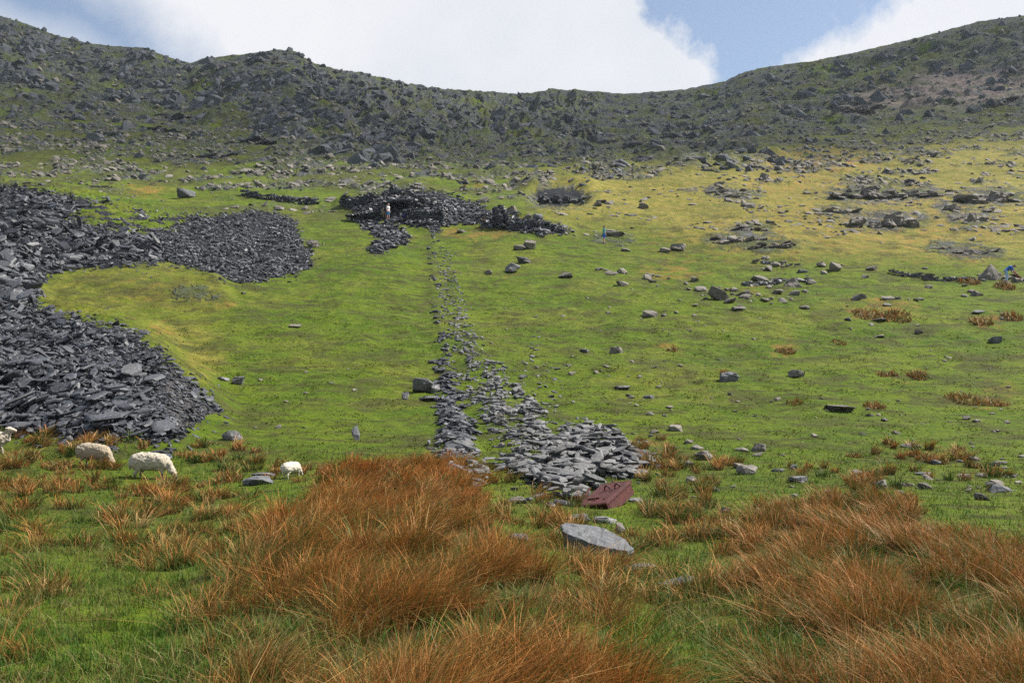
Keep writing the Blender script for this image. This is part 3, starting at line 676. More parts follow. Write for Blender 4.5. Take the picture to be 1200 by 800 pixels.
BL = [
 # px, base, w, h, label, extras
 (676, 616, 34, 14, 'rounded pale grey stone touching the upper corner of the large flat slab', dict(mat=M_pale, tilt=(-12, -8), seed=8, n=22)),
 (710, 613, 30, 8, 'thin layered dark slate wedged behind the large flat slab', dict(mat=M_slate_warm_o, seed=9, name='slate_slab', cat='slate slab')),
 (727, 625, 13, 14, 'small brownish stone at the end of the large flat slab', dict(seed=10)),
 (746, 668, 50, 8, 'low flat stone half sunk in the grass just below the large flat slab', dict(mat=M_pale, seed=11)),
 (795, 690, 46, 12, 'blue-grey slab buried in grass between the two rush beds', dict(mat=M_pale, seed=12, rot=20, tilt=(-18, -6), name='stone_slab', cat='stone slab')),
 (609, 634, 26, 9, 'slanting pale stone at the edge of the large rush bed', dict(mat=M_pale, seed=13, rot=-40)),
 (608, 590, 24, 9, 'low brown stone among the tufts below the wall line', dict(seed=14)),
 (645, 595, 12, 9, 'small dark stone standing between the tufts near the iron box', dict(seed=15, mat=M_slate_warm_o)),
 (747, 588, 20, 5, 'flat white stone in the grass beside the iron box', dict(seed=16, mat=M_pale)),
 (304, 568, 38, 11, 'low grey stone beside the white lamb', dict(mat=M_pale, seed=17)),
 (311, 558, 30, 4, 'thin blue-grey slate lying on top of the low stone by the lamb', dict(mat=M_slate_warm_o, seed=18, name='slate_slab', cat='slate slab')),
 (272, 516, 24, 12, 'square grey block at the foot of the lower slate fan', dict(mat=M_slate_warm_o, seed=19, box=.8)),
 (76, 566, 12, 6, 'small blue-grey stone in the grass below the left-hand grazing sheep', dict(seed=20, mat=M_pale)),
 (191, 568, 15, 3, 'thin pale slate lying in front of the muzzle of the largest sheep', dict(seed=21, mat=M_pale, name='slate_slab', cat='slate slab')),
 (497, 460, 28, 15, 'tilted rectangular grey block resting at the edge of the wall line', dict(seed=22, box=.95, n=26, mat=M_slate_warm_o, rot=15, tilt=(-14, 8), rough=.02, sink=.05)),
 (510, 460, 14, 10, 'smaller block leaning on the tilted rectangular block', dict(seed=23, box=.9, rot=40, tilt=(-10, -20), mat=M_slate_warm_o)),
 (417, 515, 9, 25, 'long narrow pale slate leaning alone on the turf above the big rush bed', dict(seed=24, mat=M_pale, depth=.5, rot=10, tilt=(-22, -16), name='slate_slab', cat='slate slab', box=.85, sink=.06)),
 (475, 468, 9, 10, 'small upright slate just below the tilted rectangular block', dict(seed=25, mat=M_slate_warm_o)),
 (500, 470, 28, 4, 'long thin slate lying under the tilted rectangular block', dict(seed=26, mat=M_slate_warm_o, rot=-10, name='slate_slab', cat='slate slab')),
 (438, 423+60, 1, 1, None, None),
 (601, 320, 19, 11, 'dark pointed boulder, lower of the pair right of the wall line', dict(seed=27, mat=M_slate_warm_o, tilt=(0, -14), sink=.06)),
 (613, 309, 21, 8, 'dark flat boulder, upper of the pair right of the wall line', dict(seed=28, mat=M_slate_warm_o, tilt=(0, 12))),
 (620, 292, 15, 12, 'leaning brown-grey slab just above the pair of dark boulders', dict(seed=29, box=.8, tilt=(0, 16))),
 (609, 293, 15, 6, 'low rusty-brown stone beside the leaning slab', dict(seed=30)),
 (662, 326, 21, 8, 'wedge-shaped grey boulder on open turf right of the dark pair', dict(seed=31, tilt=(0, 10))),
 (572, 322, 11, 6, 'small dark stone in the turf close to the wall line', dict(seed=32)),
 (541, 243+30, 12, 4, 'small flat stone below the adit spoil', dict(seed=33)),
 (723, 414, 18, 9, 'round speckled boulder alone in the middle of the green slope', dict(seed=34, n=24)),
 (685, 413, 12, 4, 'small flat pale stone left of the round speckled boulder', dict(seed=35, mat=M_pale)),
 (729, 321, 14, 8, 'brown-grey boulder below the lone walker', dict(seed=36)),
 (731, 457, 21, 5, 'thin flat slate in the turf below the round speckled boulder', dict(seed=37, mat=M_slate_warm_o)),
 (760, 467, 14, 4, 'pale sliver of stone downhill from the thin flat slate', dict(seed=38, mat=M_pale)),
 (790, 505, 18, 8, 'pale and dark jumbled stone near the orange tuft', dict(seed=39)),
 (854, 447, 24, 12, 'pale grey lichened boulder on the right-hand green slope', dict(seed=40, mat=M_pale, n=22, rough=.07)),
 (934, 442, 21, 9, 'grey boulder to the right of the pale lichened one', dict(seed=41, n=22, rough=.07)),
 (984, 482, 33, 8, 'long low brown rock below a patch of orange grass', dict(seed=42, rough=.09)),
 (1067, 524, 24, 5, 'flat pale slab on the lower right turf', dict(seed=43, mat=M_pale)),
 (1098, 544, 15, 6, 'small square pale stone under the flat pale slab', dict(seed=44, mat=M_pale)),
 (1082, 557, 20, 4, 'low pale stone in the grass behind the right-hand rushes', dict(seed=45, mat=M_pale)),
 (824, 539, 22, 12, 'rounded grey boulder above the right-hand rush bed', dict(seed=46)),
 (817, 527, 14, 7, 'small grey stone touching the rounded boulder from behind', dict(seed=47)),
 (806, 547, 15, 8, 'brownish stone left of the rounded grey boulder', dict(seed=48)),
 (888, 529, 18, 10, 'peaked stone in the short row above the rush bed', dict(seed=49)),
 (870, 529, 16, 5, 'flat stone in the short row above the rush bed', dict(seed=50)),
 (876, 556, 26, 12, 'broad grey boulder with a smaller one on its shoulder', dict(seed=51)),
 (866, 549, 13, 7, 'small stone on the shoulder of the broad grey boulder', dict(seed=52)),
 (913, 553, 15, 4, 'flat blue-grey stone right of the broad grey boulder', dict(seed=53, mat=M_pale)),
 (930, 550, 10, 7, 'cream and brown stone beside a mossy hummock', dict(seed=54, mat=M_pale)),
 (937, 565, 24, 7, 'low pale boulder just above the tips of the rushes', dict(seed=55, mat=M_pale)),
 (1006, 556, 14, 6, 'dark stone with a brown neighbour behind the rushes', dict(seed=56)),
 (1030, 573, 20, 12, 'rounded pinkish-grey boulder behind the rushes', dict(seed=57)),
 (1172, 577, 34, 10, 'long grey boulder behind the rushes near the edge of the hill', dict(seed=58, mat=M_pale)),
 (850, 601, 12, 8, 'small grey stone poking out of the rushes, first of two', dict(seed=59, mat=M_pale)),
 (891, 601, 15, 6, 'flat grey stone poking out of the rushes, second of two', dict(seed=60, mat=M_pale)),
 (1094, 652, 22, 11, 'grey boulder deep within the right-hand rush bed', dict(seed=61, mat=M_pale)),
 (811, 565, 15, 8, 'brown and grey stones cluster at the edge of the rushes', dict(seed=62)),
 (807, 520, 12, 6, 'pale brown stone at the start of the stones above the rushes', dict(seed=63)),
 (929, 337, 26, 13, 'rugged grey boulder at the end of the low stone row', dict(seed=65, rough=.09)),
 (842, 352, 26, 11, 'slanting grey-brown slab on the right-hand slope', dict(seed=66, tilt=(0, 22), box=.8)),
 (866, 364, 17, 5, 'thin dark slab with a pale edge below the slanting slab', dict(seed=67)),
 (877, 335, 16, 7, 'low grey stone in the row above the slanting slab', dict(seed=68)),
 (891, 330, 20, 7, 'flat-topped stone in the row above the slanting slab', dict(seed=69)),
 (910, 331, 14, 6, 'small round stone between the flat-topped and the rugged boulder', dict(seed=70)),
 (950, 333, 12, 6, 'dark small stone right of the rugged grey boulder', dict(seed=71)),
 (1029, 396, 14, 4, 'small dark-bottomed stone in the middle of the right slope', dict(seed=72)),
 (1028, 377, 20, 4, 'flat pale stone beside the rush patch on the right slope', dict(seed=72, mat=M_pale)),
 (1077, 391, 11, 4, 'small stone above the dark-bottomed one', dict(seed=73)),
 (1167, 402, 15, 8, 'blue-grey pointed stone low on the right slope', dict(seed=74, mat=M_pale)),
 (1146, 368, 16, 4, 'pale flat stone near the right-hand orange tuft', dict(seed=75, mat=M_pale)),
 (995, 376, 9, 4, 'tiny blue-grey stone left of the rush patch', dict(seed=76, mat=M_pale)),
 (942, 362, 14, 4, 'low stone below the rugged grey boulder', dict(seed=77)),
 (976, 318, 19, 10, 'brown-sided boulder with a flat stone next to it', dict(seed=78, tilt=(0, 8))),
 (962, 313, 14, 7, 'flat stone left of the brown-sided boulder', dict(seed=79)),
 (941, 320, 14, 5, 'pale low stone at the left end of the brown-sided boulder group', dict(seed=80, mat=M_pale)),
 (166, 210, 13, 9, 'pale square boulder high above the slate tip', dict(seed=81, mat=M_pale, box=.7)),
 (219, 232, 24, 10, 'long grey boulder on the turf above the slate tip', dict(seed=82, tilt=(0, 10), mat=M_pale)),
 (110, 165, 22, 9, 'pale flat boulder on the high left-hand turf', dict(seed=83, mat=M_pale)),
 (280, 450, 16, 9, 'blue-grey stone in the gully right of the lower fan', dict(seed=84, mat=M_slate_warm_o)),
 (262, 446, 14, 5, 'flat stone in the gully right of the lower fan', dict(seed=85, mat=M_slate_warm_o)),
 (366, 290, 18, 9, 'grey boulder at the tip of the upper slate heap', dict(seed=86, mat=M_rock_o)),
 (346, 384, 15, 4, 'small brown-backed stone on the left green slope', dict(seed=87)),
 (630, 258, 13, 8, 'pale boulder beside the dark pit', dict(seed=88, mat=M_pale)),
 (615, 262, 16, 9, 'dark brown boulder left of the pale one by the pit', dict(seed=89)),
 (600, 250, 14, 8, 'grey boulder between the adit spoil and the dark pit', dict(seed=90)),
 (566, 238, 16, 8, 'dark boulder at the top of the adit spoil', dict(seed=91)),
 (752, 245, 14, 8, 'brown boulder above the lone walker', dict(seed=92)),
 (733, 295, 12, 5, 'small stone downhill of the lone walker', dict(seed=93)),
 (720, 277, 26, 9, 'low dark rock right beside the lone walker', dict(seed=94, rough=.09)),
 (795, 294, 20, 8, 'dark flat boulder right of the lone walker', dict(seed=95)),
 (779, 296, 14, 6, 'smaller stone next to the dark flat boulder', dict(seed=96)),
]
def big_slab():
    x, y, z = cast(700, 650); s = y / F
    # outline of the top in metres: x across, y away from the viewer; heights rise to the back
    top = [(-38, -6, 31), (-26, -18, 25), (0, -28, 16), (20, -36, 11), (34, -38, 8), (44, -24, 10), (36, 2, 18), (16, 26, 30), (2, 34, 35), (-34, 32, 40), (-40, 12, 37)]
    bm = bmesh.new(); T_ = [bm.verts.new((a * s, b * s * .80, c * s * .84)) for a, b, c in top]
    B_ = [bm.verts.new((a * s * .92, b * s * .82 + .02, c * s * .84 - (22 + 3 * math.sin(i * 2.1)) * s)) for i, (a, b, c) in enumerate(top)]
    n = len(top); bm.faces.new(T_); bm.faces.new(B_[::-1])
    for q in range(n): bm.faces.new((T_[q], B_[q], B_[(q + 1) % n], T_[(q + 1) % n]))
    bmesh.ops.recalc_face_normals(bm, faces=bm.faces)
    bmesh.ops.bevel(bm, geom=list(bm.edges), offset=.012, segments=2, affect='EDGES', profile=.5)
    bmesh.ops.triangulate(bm, faces=bm.faces); bmesh.ops.subdivide_edges(bm, edges=list(bm.edges), cuts=5, use_grid_fill=True); bm.normal_update()
    for v in bm.verts:
        p = v.co * 4
        st = mnoise.noise(Vector((p.x * .5, p.y * .5, p.z * 7)))
        v.co += v.normal * (.018 * mnoise.fractal(p * 2, .8, 2, 4) + (.022 * st if abs(v.normal.z) < .6 else .010 * mnoise.cell(Vector((p.x * 1.2 + p.y * .5, p.y * 1.6, 3)))))
    me = bpy.data.meshes.new('stone_slab'); bm.to_mesh(me); bm.free(); me.materials.append(M_pale)
    o = bpy.data.objects.new('stone_slab', me); C.objects.link(o); o.location = (x, y + .25, z - .02)
    tag(o, 'large flat grey slab with pale worn top below the rusted iron box', 'stone slab')
big_slab()
def peaked():
    x, y, z = cast(1164, 328); s = y / F; r = random.Random(4); bm = bmesh.new()
    for q in range(9):
        a = 2 * math.pi * q / 9; bm.verts.new((17 * s * math.cos(a) * r.uniform(.85, 1.05), 10 * s * math.sin(a), -6 * s))
        bm.verts.new(((14 * math.cos(a) * r.uniform(.8, 1) - 1) * s, 8 * s * math.sin(a), (4 + 2 * math.cos(a)) * s))
    for p in ((1, 0, 17), (3, 2, 17.5), (-3, 1, 13), (7, -1, 10), (5, 3, 15)): bm.verts.new(Vector(p) * s)
    bmesh.ops.convex_hull(bm, input=list(bm.verts))
    for v in [v for v in bm.verts if not v.link_faces]: bm.verts.remove(v)
    bmesh.ops.triangulate(bm, faces=bm.faces); bmesh.ops.subdivide_edges(bm, edges=list(bm.edges), cuts=3, use_grid_fill=True); bm.normal_update()
    for v in bm.verts: v.co += v.normal * .05 * mnoise.fractal(v.co * 2, .8, 2, 4)
    me = bpy.data.meshes.new('boulder'); bm.to_mesh(me); bm.free(); me.materials.append(M_rock_o)
    o = bpy.data.objects.new('boulder', me); C.objects.link(o); o.location = (x, y + .5, float(height(x, y + .5)))
    tag(o, 'big peaked boulder with one pale face beside the bending man', 'boulder')
peaked()
for b in BL:
    if b[4] is None: continue
    kw = dict(b[5]); kw.setdefault('sub', 2); boulder(b[0], b[1], b[2], b[3], b[4], **kw)

# rock outcrops: several joined, tilted blocks that form one mass of bedrock
def outcrop(px, py, w, h, label, mat, seed, n=7, name='rock_outcrop', lean=-18):
    r = random.Random(seed); x, y, z = cast(px, py); L = w * y / F; H = h * y / F
    Vs, Fs, b = [], [], 0
    for q in range(n):
        V, Fa = hull_variant(seed * 17 + q, 22, .8, 2, .10); V = V / (V.max(0) - V.min(0))
        u = (q + .5) / n - .5 + r.uniform(-.08, .08)
        sc = np.array([L * r.uniform(1.4, 2.6) / n, L * r.uniform(.22, .40), H * r.uniform(.35, .95) * (1.15 - abs(u) * 1.2)])
        R = Matrix.Rotation(math.radians(lean * .5 + r.uniform(-9, 9)), 3, 'Y') @ Matrix.Rotation(math.radians(r.uniform(-25, 25)), 3, 'Z') @ Matrix.Rotation(math.radians(r.uniform(-8, 18)), 3, 'X')
        P = (V * sc) @ np.array(R).T
        cx, cy = u * L, r.uniform(0, .22) * L
        P += np.array([cx, cy, float(height(x + cx, y + cy)) - z + sc[2] * r.uniform(-.1, .28)])
        Vs.append(P); Fs.append(Fa + b); b += len(V)
    o = mesh_obj(name, np.concatenate(Vs), np.concatenate(Fs), mat); o.location = (x, y, z)
    return tag(o, label, 'rock outcrop', None, 'thing')
outcrop(1040, 266, 84, 25, 'largest jagged outcrop with a black overhang on the sunny right slope', M_rock_o, 1, 9)
outcrop(1020, 233, 92, 18, 'long broken outcrop above the largest jagged one', M_rock_o, 2, 9, lean=10)
outcrop(1083, 230, 44, 14, 'short dark-faced outcrop at the end of the long broken one', M_rock_o, 3, 5)
outcrop(1137, 259, 36, 18, 'blocky outcrop between the two dark-faced ones on the right', M_rock_o, 4, 5)
outcrop(1165, 236, 80, 17, 'wide outcrop nearest the right-hand edge of the hill', M_rock_o, 5, 7, lean=16)
outcrop(1114, 246, 24, 14, 'small stacked outcrop left of the blocky one', M_rock_o, 6, 4)
outcrop(985, 250, 44, 10, 'low outcrop trailing off from the largest jagged one', M_rock_o, 7, 6)
outcrop(868, 231, 36, 9, 'dark flat outcrop in the left part of the sunny slope', M_rock_o, 8, 5)
outcrop(842, 226, 26, 7, 'small twin of the dark flat outcrop beside it', M_rock_o, 9, 4)
outcrop(866, 284, 56, 12, 'grey bedrock rib above the two low stone rows', M_rock_o, 10, 6)
outcrop(905, 290, 50, 12, 'bedrock rib with dark cleft right of the grey one', M_rock_o, 11, 6)
outcrop(880, 270, 40, 8, 'narrow rib uphill of the grey bedrock rib', M_rock_o, 12, 5)
outcrop(1143, 298, 46, 10, 'low outcrop above the bending man', M_rock_o, 13, 5)
outcrop(1103, 292, 24, 9, 'round-backed outcrop in the dry grass left of the low one', M_rock_o, 14, 3)
outcrop(655, 239, 66, 15, 'dark rock face lining the hollow pit in the upper slope', M_dark, 15, 14, name='pit_rock_face')
outcrop(698, 168, 30, 15, 'blackest square crag below the middle of the ridge', M_dark, 16, 4, name='crag')
outcrop(746, 168, 36, 12, 'dark crag to the right of the blackest square one', M_dark, 17, 5, name='crag')
outcrop(677, 158, 34, 10, 'dark crag to the left of the blackest square one', M_dark, 18, 5, name='crag')
outcrop(790, 162, 30, 9, 'third dark crag from the blackest square one', M_dark, 19, 5, name='crag')
outcrop(1012, 132, 60, 15, 'light brown crag under the right-hand scree', M_rock_o, 20, 6, name='crag')
outcrop(205, 140, 40, 10, 'dark crag at the foot of the left-hand cliffs', M_dark, 21, 5, name='crag')
outcrop(290, 168, 60, 9, 'broken dark ledge on the turf below the left-hand cliffs', M_dark, 22, 7, name='crag')
outcrop(190, 155, 44, 8, 'dark ledge above the pale square boulder', M_dark, 23, 5, name='crag')
outcrop(250, 186, 50, 9, 'dark ledge downhill of the broken one', M_dark, 24, 6, name='crag')
outcrop(128, 158, 32, 8, 'dark ledge next to the pale flat boulder', M_dark, 25, 4, name='crag')
outcrop(115, 220, 26, 6, 'small heap of dark rock in the turf above the slate tip', M_dark, 26, 5, name='crag')
outcrop(1185, 120, 40, 8, 'grey crag at the foot of the right-hand screes', M_rock_o, 27, 4, name='crag')

# ------------------------------------------------------------------ dry-stone work
def wall_between(p0, p1, h0, h1, label, name='stone_wall', mat=M_slate_warm, nper=2.2, gap=0.0, thick=.5, cat='stone wall', seed=1):
    r = np.random.default_rng(seed)
    a = np.array(cast(*p0)); b = np.array(cast(*p1)); L = math.hypot(*(b - a)[:2])
    parts = []; rows = max(1, int(max(h0, h1) / .16))
    P, S_, R_, v = [], [], [], []
    yaw0 = math.atan2(b[1] - a[1], b[0] - a[0])
    for k in range(rows):
        d = r.uniform(0, .3)
        while d < L:
            l = r.uniform(.22, .8); t = d / L
            if (k + .5) * .16 < (h0 + (h1 - h0) * t) * r.uniform(.8, 1.1) and r.uniform() > gap:
                for s in ((-.25, .25) if thick > .3 else (0,)):
                    x = a[0] + (b[0] - a[0]) * t - math.sin(yaw0) * s * thick * 1.2; y = a[1] + (b[1] - a[1]) * t + math.cos(yaw0) * s * thick * 1.2
                    P.append((x, y, float(height(x, y)) + .16 * k + .05)); S_.append((l * 1.15, thick * 1.0, .17)); v.append(r.integers(0, len(SLABS)))
                    ya = yaw0 + r.normal(0, .25); tl = r.normal(0, .05, 2)
                    R_.append(np.array(Matrix.Rotation(ya, 3, 'Z') @ Matrix.Rotation(tl[0], 3, 'X') @ Matrix.Rotation(tl[1], 3, 'Y')))
            d += l * .95
    f = dict(kind='slab', P=np.array(P), S=np.array(S_), R=np.array(R_), v=np.array(v), tint=r.uniform(0, 1, len(v)), app=np.ones(len(v)))
    return tag(realise(f, name, mat), label, cat, None, 'thing')
wall_between((1045, 320), (1098, 329), .3, .5, 'low tumbled dry-stone wall crossing the right-hand turf', gap=.35, seed=2)
wall_between((1098, 329), (1150, 328), .35, .25, 'low end of tumbled wall running up to the peaked boulder', gap=.2, seed=3)
wall_between((866, 335), (948, 330), .35, .4, 'low stone row lying between the slanting slab and the rugged boulder', gap=.35, seed=4)
wall_between((885, 308), (935, 313), .3, .35, 'low stone row above the flat-topped stone', gap=.35, seed=5)
wall_between((457, 229), (465, 229), 1.7, 1.5, 'narrow standing stump of dry-stone wall above the adit', name='wall_stump', mat=M_slate, thick=.9, seed=6, cat='wall stump')
wall_between((476, 257), (520, 262), 1.3, .9, 'dry-stone retaining wall of the adit platform', mat=M_slate, thick=.8, seed=7)
wall_between((516, 262), (526, 250), 2.0, .8, 'dark corner of the retaining wall where the stone line begins', mat=M_slate, thick=.8, seed=8)
wall_between((582, 262), (592, 268), 2.0, 1.5, 'squat block of dry-stone wall in the adit spoil', mat=M_slate, thick=1.0, seed=9)
wall_between((600, 268), (662, 274), 1.1, .5, 'dark slate wall trailing away from the adit spoil', mat=M_slate, thick=.7, seed=10, gap=.1)
wall_between((280, 228), (372, 240), .8, .8, 'dark line of slate blocks crossing the turf above the upper tip', mat=M_slate, thick=.7, seed=12, gap=.35)
wall_between((400, 241), (440, 236), 1.0, 1.2, 'dark slate bank left of the adit', mat=M_slate, thick=.8, seed=11, gap=.1)
# ------------------------------------------------------------------ adit
def adit_mouth():
    x, y, z = cast(466, 252)
    r = bpy.data.objects.new('mine_adit', None); C.objects.link(r); r.location = (x, y, z)
    tag(r, 'black mine entrance framed by stacked slate behind the group of walkers', 'mine entrance')
    t = NT('adit_dark_rock'); t.bsdf((.012, .012, .014), .95, None, .05)
    w, h, d = 1.15, 1.35, 3.5
    V = [(-w, 0, -.3), (w, 0, -.3), (w * .85, 0, h), (-w * .7, 0, h * 1.05), (-w, d, 0.3), (w, d, 0.3), (w, d, h + .8), (-w, d, h + .8)]
    Fq = [(0, 4, 7, 3), (1, 2, 6, 5), (2, 3, 7, 6), (4, 5, 6, 7), (0, 1, 5, 4)]
    mesh_obj('tunnel', np.array(V), np.array(Fq), t.m, parent=r)
    # jambs and lintel of rough slabs
    for sx in (-1, 1):
        P, S_, R_, v = [], [], [], []
        for k in range(9):
            P.append((sx * (w + .25 + random.uniform(-.1, .1)), random.uniform(-.2, .2), .17 * k)); S_.append((.9, .8, .19)); v.append(k % len(SLABS)); R_.append(np.array(Matrix.Rotation(random.uniform(0, 3), 3, 'Z')))
        o = realise(dict(kind='slab', P=np.array(P), S=np.array(S_), R=np.array(R_), v=np.array(v), tint=np.random.default_rng(5).uniform(0, 1, 9)), 'jamb', M_slate); o.parent = r
    V, Fa = SLABS[3]; o = mesh_obj('lintel', V * np.array([3.6, 1.3, .28]) + np.array([0, -.05, h + .12]), Fa, M_slate_o, parent=r)
    return r
# the bank around the opening
ax, ay, az = cast(466, 252)
adit_mouth()
bank = dict(kind='slab', P=[], S=[], R=[], v=[])
rr = np.random.default_rng(77)
for q in range(900):
    u = rr.uniform(-5.5, 7.5); back = rr.uniform(0, 3.2)
    top = 2.0 * math.exp(-((u - .3) / 3.6) ** 2) * min(1, .35 + back / 1.4)
    zz = rr.uniform(0, 1) * top
    if abs(u) < 1.35 and zz < 1.5 and back < 3: continue
    if abs(u) < 1.5 and back < .3 and zz < 1.6: continue
    x = ax + u; y = ay + back * (1 if zz < top * .8 else 1.1)
    bank['P'].append((x, y, max(az, float(height(x, y))) + zz)); l = rr.uniform(.3, 1.1)
    bank['S'].append((l, l * .8, l * .2)); bank['v'].append(int(rr.integers(0, len(SLABS))))
    bank['R'].append(np.array(Matrix.Rotation(rr.uniform(0, 6.3), 3, 'Z') @ Matrix.Rotation(rr.normal(0, .25), 3, 'X')))
for k_ in ('P', 'S', 'R', 'v'): bank[k_] = np.array(bank[k_])
bank['tint'] = rr.uniform(0, 1, len(bank['v']))
tag(realise(bank, 'spoil_bank', M_slate), 'dark heaped slate bank around the mine entrance', None, None, 'stuff')

# ------------------------------------------------------------------ rusted iron box
def iron_box():
    x, y, z = cast(716, 594)
    r = bpy.data.objects.new('iron_box', None); C.objects.link(r)
    tag(r, 'rust-red iron box lying tilted in the grass with two loops on its lid', 'iron box')
    t = NT('rusted_red_iron')
    a = t.noise(6, 5, .7); b = t.noise(28, 4, .7)
    c = t.mix(t.ramp(a, [(.35, 0), (.65, 1)]), (.040, .009, .010), (.095, .019, .016))
    c = t.mix(t.ramp(b, [(.55, 0), (.72, 1)]), c, (.17, .055, .028)); c = t.mix(t.ramp(b, [(.25, 1), (.38, 0)]), c, (.04, .012, .014))
    t.bsdf(c, .65, t.bump(b, .4, .01), .4)
    m = t.m
    s = 57 * y / F
    Lx, Ly, H = .72 * s, .98 * s, .30 * s
    def bx(bm, cx, cy, cz, sx, sy, sz):
        g = bmesh.ops.create_cube(bm, size=1)['verts']
        bmesh.ops.scale(bm, vec=(sx, sy, sz), verts=g); bmesh.ops.translate(bm, vec=(cx, cy, cz), verts=g); return g
    def put(name, bm, bev=.008):
        if bev: bmesh.ops.bevel(bm, geom=list(bm.edges), offset=bev, segments=2, affect='EDGES', profile=.6)
        me = bpy.data.meshes.new(name); bm.to_mesh(me); bm.free(); me.materials.append(m)
        o = bpy.data.objects.new(name, me); C.objects.link(o); o.parent = r; return o
    bm = bmesh.new()                       # open body: four side plates and a bottom
    th = .03
    bx(bm, 0, -Ly / 2 + th / 2, H / 2, Lx, th, H); bx(bm, 0, Ly / 2 - th / 2, H / 2, Lx, th, H)
    bx(bm, -Lx / 2 + th / 2, 0, H / 2, th, Ly - 2 * th, H); bx(bm, Lx / 2 - th / 2, 0, H / 2, th, Ly - 2 * th, H); bx(bm, 0, 0, th / 2, Lx - 2 * th, Ly - 2 * th, th)
    put('body', bm)
    bm = bmesh.new(); bx(bm, 0, .0, H - .012, Lx - 2 * th - .004, Ly - 2 * th - .004, .02); lid = put('lid', bm, .004)
    bm = bmesh.new()                       # raised rim flange round the top
    for (cx, cy, sx, sy) in ((0, -Ly / 2 - .012, Lx + .05, .03), (0, Ly / 2 + .012, Lx + .05, .03), (-Lx / 2 - .012, 0, .03, Ly - .01), (Lx / 2 + .012, 0, .03, Ly - .01)):
        bx(bm, cx, cy, H - .03, sx, sy, .05)
    put('rim', bm, .006)
    def loop(cx, cy, w, hh, yaw):
        bm = bmesh.new(); ring = []; n = 10; k = 8; pr = .018 * s
        for q in range(n + 1):
            a = math.pi * q / n; c0 = Vector((math.cos(a) * w, 0, math.sin(a) * hh)); tn = Vector((-math.sin(a) * w, 0, math.cos(a) * hh)).normalized()
            nn = tn.cross(Vector((0, 1, 0))); ring.append([bm.verts.new(c0 + nn * math.cos(2 * math.pi * e / k) * pr + Vector((0, 1, 0)) * math.sin(2 * math.pi * e / k) * pr) for e in range(k)])
        for q in range(n):
            for e in range(k): bm.faces.new((ring[q][e], ring[q][(e + 1) % k], ring[q + 1][(e + 1) % k], ring[q + 1][e]))
        bmesh.ops.rotate(bm, verts=bm.verts, matrix=Matrix.Rotation(yaw, 3, 'Z')); bmesh.ops.translate(bm, vec=(cx, cy, H - .004), verts=bm.verts)
        put('handle', bm, 0)
    loop(-.02 * s, .17 * s, .055 * s, .085 * s, .5); loop(.22 * s, .21 * s, .055 * s, .085 * s, .5)
    bm = bmesh.new(); g = bx(bm, 0, 0, 0, .045 * s, .42 * s, .035 * s); bmesh.ops.rotate(bm, verts=g, matrix=Matrix.Rotation(math.radians(16), 3, 'X'))
    bmesh.ops.translate(bm, vec=(-Lx / 2 - .02, -.12 * s, H + .06 * s), verts=g); put('bar', bm, .006)
    bm = bmesh.new(); g = bx(bm, -.12 * s, -.22 * s, H + .012, .3 * s, .05 * s, .02); put('hasp', bm, .004)
    for hx in (-.05, .2):
        bm = bmesh.new(); bmesh.ops.create_cone(bm, segments=10, radius1=.02 * s, radius2=.02 * s, depth=.03, cap_ends=True); bmesh.ops.translate(bm, vec=(hx * s, -.3 * s, H + .008), verts=bm.verts); put('bolt', bm, .003)
    r.location = (x, y + Ly * .35, float(height(x, y + Ly * .35)) - .03)
    R = Matrix.Rotation(math.radians(12), 3, 'X') @ Matrix.Rotation(math.radians(-22), 3, 'Y') @ Matrix.Rotation(math.radians(-38), 3, 'Z')
    r.rotation_euler = R.to_euler()
iron_box()

# ------------------------------------------------------------------ bodies: tapered capsules fused into one skin
def capsules_mesh(caps, voxel, subd=10):
    bm = bmesh.new()
    for (p0, p1, r0, r1) in caps:
        p0, p1 = Vector(p0), Vector(p1); d = p1 - p0; L = d.length
        q = d.to_track_quat('Z', 'Y') if L > 1e-6 else Matrix.Identity(3).to_quaternion()
        k = subd; rings = []
        prof = []
        for a in range(1, 5): th = math.pi / 2 * a / 5; prof.append((-r0 * math.cos(th), r0 * math.sin(th)))
        prof.append((0, r0)); prof.append((L, r1))
        for a in range(4, 0, -1): th = math.pi / 2 * a / 5; prof.append((L + r1 * math.cos(th), r1 * math.sin(th)))
        for (zz, rr_) in prof:
            rings.append([bm.verts.new(p0 + q @ Vector((rr_ * math.cos(2 * math.pi * e / k), rr_ * math.sin(2 * math.pi * e / k), zz))) for e in range(k)])
        a0 = bm.verts.new(p0 + q @ Vector((0, 0, -r0))); a1 = bm.verts.new(p0 + q @ Vector((0, 0, L + r1)))
        for u in range(len(rings) - 1):
            for e in range(k): bm.faces.new((rings[u][e], rings[u][(e + 1) % k], rings[u + 1][(e + 1) % k], rings[u + 1][e]))
        for e in range(k): bm.faces.new((a0, rings[0][(e + 1) % k], rings[0][e])); bm.faces.new((a1, rings[-1][e], rings[-1][(e + 1) % k]))
    me = bpy.data.meshes.new('tmp'); bm.to_mesh(me); bm.free()
    o = bpy.data.objects.new('tmp', me); C.objects.link(o)
    m = o.modifiers.new('r', 'REMESH'); m.mode = 'VOXEL'; m.voxel_size = voxel; m.use_smooth_shade = True
    s = o.modifiers.new('s', 'SMOOTH'); s.iterations = 3; s.factor = .5
    dg = bpy.context.evaluated_depsgraph_get(); dg.update()
    out = bpy.data.meshes.new_from_object(o.evaluated_get(dg)); bpy.data.objects.remove(o)
    return out
